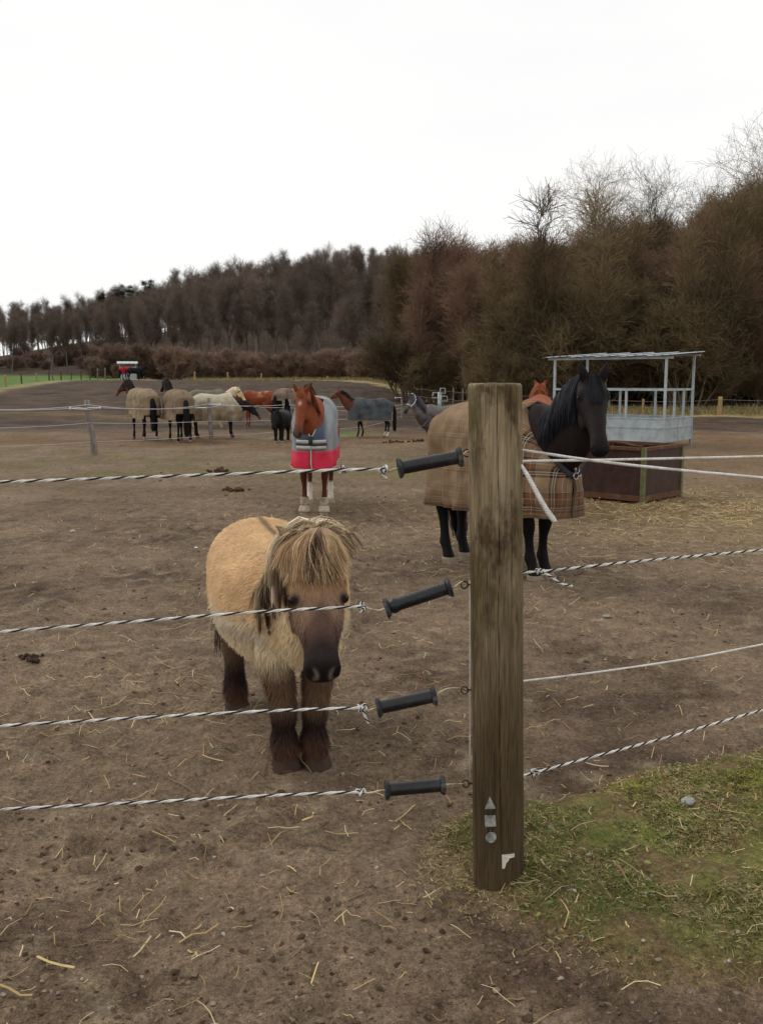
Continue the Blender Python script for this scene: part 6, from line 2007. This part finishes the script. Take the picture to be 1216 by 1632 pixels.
# ------------------------------------------------------------------ white tubular frame beyond the grey horse
q = np.array([(700 - 608) / FPX * 46, 46.0]); q = np.array([q[0], q[1], float(H(q[:1], q[1:])[0])])
wf = empty('tube_frame', tuple(q), 0, 'white tubular metal frame on a grey stand beyond the grey horse', 'metal frame')
M_WTUBE = mat('white_tube', srgb(168, 168, 166), rough=.5, var=.1)
MB().add(*tube([(0, 0, -.1), (0, 0, 1.05)], .10, 10)).build('stand', M_GALV, wf)
for (cx, z, w, hgt) in ((-.20, .78, .30, .12), (.22, .62, .30, .12), (.14, 1.0, .26, .12)):
    mb = MB()
    for dy in (-.18, .18):
        lp = np.array([(cx - w / 2, dy, z), (cx - w / 2 + .02, dy, z + hgt * 2), (cx + w / 2 - .02, dy, z + hgt * 2), (cx + w / 2, dy, z), (cx - w / 2, dy, z)])
        mb.add(*tube(lp, .016, 6, ref=(0, 1, 0)))
    mb.add(*tube([(cx - w / 2, -.18, z), (cx - w / 2, .18, z)], .022, 6)); mb.add(*tube([(cx + w / 2, -.18, z), (cx + w / 2, .18, z)], .022, 6))
    mb.build('tube_loop', M_WTUBE, wf)
# ------------------------------------------------------------------ litter on the ground: straw, clods, pebbles, grass
def G_fast(px, py):
    """ground points for arrays of pixels, flat ground"""
    r = (px - 608) / FPX; u = (816 - py) / FPX
    c, s = math.cos(PITCH), math.sin(PITCH)
    dy = c + s * u; dz = -s + c * u
    t = -CAM_H / dz
    return r * t, dy * t

def straw():
    r = np.random.default_rng(91)
    X, Y, Lm = [], [], []
    def add(n, cx, cy, sx, sy, l0, l1):
        X.append(r.normal(cx, sx, n)); Y.append(r.normal(cy, sy, n)); Lm.append(r.uniform(l0, l1, n))
    add(420, -1.3, 4.9, 1.0, .55, .03, .16)        # left, in front of the pony
    add(130, -1.0, 4.0, .8, .5, .03, .16)
    add(700, 0, 5.2, 2.4, 1.8, .015, .07); add(1500, 0, 8.5, 4.5, 2.6, .02, .10); add(500, 0, 3.2, 1.6, .8, .01, .05)
    add(2600, 4.3, 11.9, 1.7, 1.3, .05, .22)       # round the crate
    add(1500, 3.9, 12.2, .9, .7, .05, .22)
    add(1600, 3.2, 10.0, 2.0, 1.4, .05, .18)
    add(900, 1.4, 9.5, 2.4, 1.7, .04, .16)
    add(700, -.8, 9.5, 2.2, 2.0, .04, .14)
    add(260, 2.0, 6.0, 1.4, 1.3, .03, .12)
    add(90, .3, 3.1, 1.2, .5, .02, .11)
    add(70, -.6, 2.55, .5, .3, .03, .12)
    add(60, 1.2, 3.3, .45, .4, .03, .14)           # on the grass
    add(900, -26, 103, 3.5, 1.5, .2, .5)           # far feeder
    # a few bold stalks seen in front
    X.append(np.array([-.86, -.72, -.60, -.53, -.45, -.15, -.30, -.93, -.83, -.20, .78, .82, .05, -.02, -.78, -.5])); Y.append(np.array([2.43, 2.52, 2.58, 2.5, 2.62, 3.13, 3.35, 2.3, 2.62, 3.35, 2.72, 2.7, 3.35, 3.6, 3.6, 3.75]))
    Lm.append(np.array([.14, .09, .13, .07, .06, .13, .10, .12, .08, .12, .11, .10, .13, .09, .14, .12]))
    x = np.concatenate(X); y = np.concatenate(Y); L_ = np.concatenate(Lm); n = len(x)
    keep = (y > 1.6); x, y, L_ = x[keep], y[keep], L_[keep]; n = len(x)
    an = r.uniform(0, np.pi, n)
    K = 4
    Pp = np.zeros((n, K, 3)); bend = r.normal(size=n) * .25; kink = r.random(n) < .25
    cx, cy = x.copy(), y.copy()
    for k in range(K):
        Pp[:, k, 0], Pp[:, k, 1] = cx, cy
        an = an + bend / K + np.where(kink & (k == 1), r.normal(size=n) * .8, 0)
        cx = cx + np.cos(an) * L_ / (K - 1); cy = cy + np.sin(an) * L_ / (K - 1)
    lift = .004 + np.abs(r.normal(size=(n, 1))) * .006 * (1 + r.random((n, K)))
    Pp[..., 2] = ground_z(Pp[..., 0].ravel(), Pp[..., 1].ravel()).reshape(n, K) + lift + r.random((n, 1)) ** 6 * np.array([0, .01, .02, .03])[None]
    far = smooth(6, 14, y)
    W = np.tile((.0016 + .0012 * far + .004 * smooth(50, 90, y))[:, None], (1, K)) * r.uniform(.6, 1.4, (n, 1))
    W[-16:] = .0032
    pal = np.array([srgb(196, 172, 120), srgb(176, 150, 98), srgb(150, 124, 84), srgb(206, 188, 146), srgb(128, 104, 70)])
    col = np.repeat((pal[r.integers(0, 5, n)] * r.uniform(.7, 1.1, (n, 1)))[:, None], K, 1)
    V, F, C = ribbons(Pp, W, norm(np.array([0, 0, 1.0]) + r.normal(size=(n, 3)) * .35), col)
    o = MB().add(V, F, 0, C).build('straw', M_HAIR, colors=True)
    o["kind"] = "stuff"
straw()

def lumps(name, n_list, size, mats, seed, colfn=None):
    r = np.random.default_rng(seed)
    t_ = (1 + 5 ** .5) / 2
    iv = norm(np.array([(-1, t_, 0), (1, t_, 0), (-1, -t_, 0), (1, -t_, 0), (0, -1, t_), (0, 1, t_), (0, -1, -t_), (0, 1, -t_), (t_, 0, -1), (t_, 0, 1), (-t_, 0, -1), (-t_, 0, 1)]))
    if_ = np.array([(0, 11, 5), (0, 5, 1), (0, 1, 7), (0, 7, 10), (0, 10, 11), (1, 5, 9), (5, 11, 4), (11, 10, 2), (10, 7, 6), (7, 1, 8), (3, 9, 4), (3, 4, 2), (3, 2, 6), (3, 6, 8), (3, 8, 9), (4, 9, 5), (2, 4, 11), (6, 2, 10), (8, 6, 7), (9, 8, 1)])
    x, y, s = n_list(r)
    n = len(x)
    V = iv[None] * (1 + r.normal(size=(n, 12, 1)) * .3) * r.uniform(.6, 1.25, (n, 1, 3)) * np.array([1, 1, .45]) * s[:, None, None]
    a = r.uniform(0, 6.28, n); ca, sa = np.cos(a)[:, None], np.sin(a)[:, None]
    V = np.stack([V[..., 0] * ca - V[..., 1] * sa, V[..., 0] * sa + V[..., 1] * ca, V[..., 2]], -1)
    V = V + np.stack([x, y, ground_z(x, y) + s * .18], 1)[:, None]
    F = (if_[None] + (np.arange(n) * 12)[:, None, None]).reshape(-1, 3)
    c = colfn(r, n); c = np.repeat(c, 12, 0)
    o = MB().add(V.reshape(-1, 3), F, 0, c).build(name, mats, colors=True, smooth_shade=False)
    o["kind"] = "stuff"
    return o
M_CLOD = mat('clod', (1, 1, 1), rough=.95, var=.3, scale=30, attr=True, spec=.1)
def clod_list(r):
    py = r.uniform(735, 1640, 16000); px = r.uniform(-80, 1300, 16000)
    x, y = G_fast(px, py)
    dens = perlin(x * 1.1, y * 1.1, 92) + .6 * perlin(x * 3.5, y * 3.5, 93)
    k = dens > r.uniform(-.5, 1.1, len(x))
    k &= ~((poly_sd(x, y, MOUND) < .02) & (y < 6))
    x, y = x[k], y[k]
    s = (.0020 + r.random(len(x)) ** 5 * .009) * (1 + .10 * y)
    return x, y, s
lumps('soil_clods', clod_list, 0, M_CLOD, 93, lambda r, n: np.array([srgb(100, 84, 68), srgb(86, 70, 56), srgb(116, 100, 82), srgb(76, 62, 50)])[r.integers(0, 4, n)] * r.uniform(.8, 1.15, (n, 1)))
def peb_list(r):
    py = r.uniform(850, 1640, 1500); px = r.uniform(-60, 1290, 1500)
    x, y = G_fast(px, py)
    return x, y, (.0014 + r.random(len(x)) ** 6 * .007) * (1 + .07 * y)
lumps('pebbles', peb_list, 0, M_CLOD, 94, lambda r, n: np.array([srgb(140, 130, 118), srgb(122, 110, 96), srgb(158, 150, 140)])[r.integers(0, 3, n)] * r.uniform(.8, 1.1, (n, 1)))

def stone(label, px, py, size, col, seed, squash=.6):
    q = G(px, py); r = np.random.default_rng(seed)
    th = np.linspace(0, np.pi, 10); ph = np.linspace(0, 2 * np.pi, 16, endpoint=False)
    T_, F_ = np.meshgrid(th, ph, indexing='ij')
    rad = 1 + .22 * perlin(np.cos(F_) * 1.4 + seed, T_ * 1.6 + np.sin(F_), 95)
    V = np.stack([np.sin(T_) * np.cos(F_) * 1.25, np.sin(T_) * np.sin(F_), np.cos(T_) * squash], -1) * rad[..., None] * size
    o = MB().add(V.reshape(-1, 3), grid_faces(10, 16, True)).build('stone', mat('stone_%d' % seed, col, rough=.85, var=.25, scale=40, bump=.003), smooth_shade=False)
    o.location = (q[0], q[1], float(ground_z(q[:1], q[1:2])[0]) + size * squash * .4); o.rotation_euler = (0, 0, seed)
    tag(o, label, 'stone', 'loose stones')
stone('pale grey stone lying on the grass at right', 1096, 1278, .024, srgb(150, 150, 146), 1)
stone('small grey stone on the grass right of the post', 878, 1325, .011, srgb(120, 122, 126), 2)
stone('pale stone at the left on the bare ground behind the second rope', 117, 848, .03, srgb(168, 160, 146), 3)
stone('flat grey stone on the mud under the thin right rope', 966, 980, .028, srgb(140, 134, 124), 4, .35)
stone('bright white scrap of stone left of the pony', 313, 870, .018, srgb(226, 228, 232), 5, .4)

# droppings and one clump of soil
M_DUNG = mat('droppings', srgb(76, 54, 36), rough=.95, var=.4, scale=30, bump=.008)
def dung(label, px, py, w, seed, n=26, col=M_DUNG):
    q = G(px, py); r = np.random.default_rng(seed)
    root_ = MB()
    for _ in range(n):
        c = np.array([r.normal(0, w * .42), r.normal(0, w * .30), abs(r.normal(0, min(.02, w * .12))) + .008])
        s = min(.04, max(w * .14, .016)) * r.uniform(.6, 1)
        th = np.linspace(-1, 1, 7); pr = np.sqrt(np.clip(1 - th ** 2, .02, 1)) * s
        a = norm(r.normal(size=3) * [1, 1, .3])
        sA = norm(np.cross(a, [0, 0, 1.0])); uA = np.cross(sA, a)
        root_.add(*loft(c + a * (th * s * 1.15)[:, None], np.tile(sA, (7, 1)), np.tile(uA, (7, 1)), pr * r.uniform(.8, 1.1), pr * r.uniform(.7, 1), 9))
    o = root_.build('manure_pile', col)
    o.location = (q[0], q[1], float(ground_z(q[:1], q[1:2])[0]) - .004)
    tag(o, label, 'manure', 'droppings on the ground')
dung('orange brown heap of droppings between the rope and the chestnut', 376, 783, .28, 1)
dung('flatter dark droppings further back left of the chestnut', 352, 752, .30, 2, 20)
dung('dark soil lumps behind the second rope at the left edge', 50, 1055, .07, 3, 26, mat('soil_lump_dark', srgb(60, 46, 34), rough=.95, var=.4, scale=30, bump=.008))  # a clump of soil lumps, built and grouped like the droppings
dung('dark droppings at the feet of the charcoal rugged bay', 630, 704, .4, 4, 18)
dung('dark droppings between the bay and the grey horse', 672, 703, .5, 5, 18)

def grass():
    r = np.random.default_rng(101)
    N_ = 260000
    x = r.uniform(.0, 3.0, N_); y = r.uniform(2.2, 4.7, N_)
    sd = poly_sd(x, y, MOUND)
    dens = smooth(.10, -.34, sd) * (.52 + 1.0 * perlin(x * 3.2, y * 3.2, 102) + .5 * perlin(x * 9, y * 9, 103))
    bare = np.exp(-(((x - .98) / .16) ** 2 + ((y - 2.86) / .10) ** 2)) + .8 * np.exp(-(((x - .62) / .2) ** 2 + ((y - 3.45) / .15) ** 2))
    k = dens - bare > r.uniform(0, 1.0, N_)
    x, y, sd = x[k], y[k], sd[k]
    # ring of longer tufts round the foot of the post
    m = 900
    a = r.uniform(0, 6.28, m); rr = .088 + np.abs(r.normal(size=m)) * .05
    x = np.concatenate([x, post_base[0] + np.cos(a) * rr]); y = np.concatenate([y, post_base[1] + np.sin(a) * rr])
    # stray tufts left of the post
    m2 = 900
    x = np.concatenate([x, r.normal(.23, .06, m2)]); y = np.concatenate([y, r.normal(3.02, .16, m2)])
    n = len(x)
    tuft = perlin(x * 5, y * 5, 104)
    L_ = r.uniform(.008, .028, n) * (1 + .5 * np.clip(tuft, -.5, 1))
    K = 4
    az = r.uniform(0, 6.28, n) ; d0 = np.stack([np.cos(az) * .75, np.sin(az) * .75, r.uniform(.35, 1.1, n)], 1)
    p0 = np.stack([x, y, ground_z(x, y) - .002], 1)
    Pp = strands_from(p0, d0, L_, K, .28, .10, r)
    Pp[..., 2] = np.maximum(Pp[..., 2], ground_z(Pp[..., 0].ravel(), Pp[..., 1].ravel()).reshape(n, K) + .001)
    green = np.array([srgb(108, 118, 58), srgb(92, 104, 50), srgb(126, 130, 72), srgb(82, 94, 52)])
    dry = np.array([srgb(166, 148, 100), srgb(144, 124, 80), srgb(128, 108, 70), srgb(182, 166, 122)])
    moss = np.array([srgb(140, 138, 50), srgb(126, 130, 46), srgb(150, 142, 62), srgb(114, 120, 50)])
    q = r.integers(0, 4, n)
    pd = r.random(n) < np.clip(.38 - .6 * perlin(x * 2.2, y * 2.2, 105) + .5 * smooth(-.12, .0, poly_sd(x, y, MOUND)), .12, .9)
    c = np.where(pd[:, None], dry[q], green[q])
    ms = (np.exp(-(((x - .95) / .25) ** 2 + ((y - 3.5) / .2) ** 2)) + .8 * np.exp(-(((x - 1.6) / .3) ** 2 + ((y - 3.6) / .3) ** 2))) > r.random(n) * 1.1
    c = np.where((ms & ~pd)[:, None], moss[q], c)
    L2 = c * r.uniform(.62, 1.0, (n, 1))
    col = np.repeat(L2[:, None], K, 1)
    W = np.array([.0017, .0015, .0011, .0003])[None] * r.uniform(.6, 1.5, (n, 1))
    nf = norm(np.stack([-np.sin(az), np.cos(az), 0 * az], 1) * .5 + np.array([0, 0, 1.0]) + r.normal(size=(n, 3)) * .3)
    V, F, C = ribbons(Pp, W, nf, col)
    # small broad leaves of clover and plantain
    m = 2600
    lx = r.uniform(.3, 2.2, m); ly = r.uniform(2.3, 4.2, m)
    kk = (poly_sd(lx, ly, MOUND) < -.03) & (perlin(lx * 2.6, ly * 2.6, 106) > .12)
    lx, ly = lx[kk], ly[kk]; m = len(lx)
    az = r.uniform(0, 6.28, m)
    p0 = np.stack([lx, ly, ground_z(lx, ly) + r.uniform(.004, .018, m)], 1)
    Pl = strands_from(p0, np.stack([np.cos(az), np.sin(az), r.uniform(.1, .6, m)], 1), r.uniform(.010, .026, m), 4, .2, .03, r)
    Wl = np.array([.001, .0045, .0045, .0008])[None] * r.uniform(.6, 1.3, (m, 1))
    cl = np.repeat((green[r.integers(0, 4, m)] * r.uniform(.8, 1.15, (m, 1)))[:, None], 4, 1)
    V2, F2, C2 = ribbons(Pl, Wl, norm(np.array([0, 0, 1.0]) + r.normal(size=(m, 3)) * .3), cl)
    mb = MB().add(V, F, 0, C); mb.add(V2, F2, 0, C2)
    o = mb.build('grass', M_HAIR, colors=True)
    o["kind"] = "stuff"
grass()

def dry_grass():
    r = np.random.default_rng(111)
    pts = []
    for px, yd, sp, n in [(float(p), float(np.interp(p, [300, 400, 540, 640, 700], [113, 108, 99, 84, 62])), 3.0, 90) for p in np.arange(300, 700, 6)]:
        y = r.uniform(yd, yd + sp + 5, n); x = (px + r.uniform(-4, 4, n) - 608) / FPX * y
        pts.append(np.stack([x, y], 1))
    y = r.uniform(44.5, 49.5, 5000); x = (r.uniform(700, 1330, 5000) - 608) / FPX * y
    pts.append(np.stack([x, y], 1))
    p = np.concatenate(pts); n = len(p)
    p0 = np.stack([p[:, 0], p[:, 1], H(p[:, 0], p[:, 1])], 1)
    d0 = np.stack([r.normal(size=n) * .4, r.normal(size=n) * .4, np.ones(n)], 1)
    Pp = strands_from(p0, d0, r.uniform(.15, .55, n), 4, .15, .1, r)
    pal = np.array([srgb(170, 154, 112), srgb(150, 134, 92), srgb(134, 120, 78), srgb(120, 112, 66)])
    col = np.repeat((pal[r.integers(0, 4, n)] * r.uniform(.75, 1.1, (n, 1)))[:, None], 4, 1)
    W = np.array([.012, .010, .008, .003])[None] * r.uniform(.6, 1.4, (n, 1))
    V, F, C = ribbons(Pp, W, norm(r.normal(size=(n, 3)) + np.array([0, -1.0, .4])), col)
    o = MB().add(V, F, 0, C).build('dry_grass', M_HAIR, colors=True)
    o["kind"] = "stuff"
dry_grass()
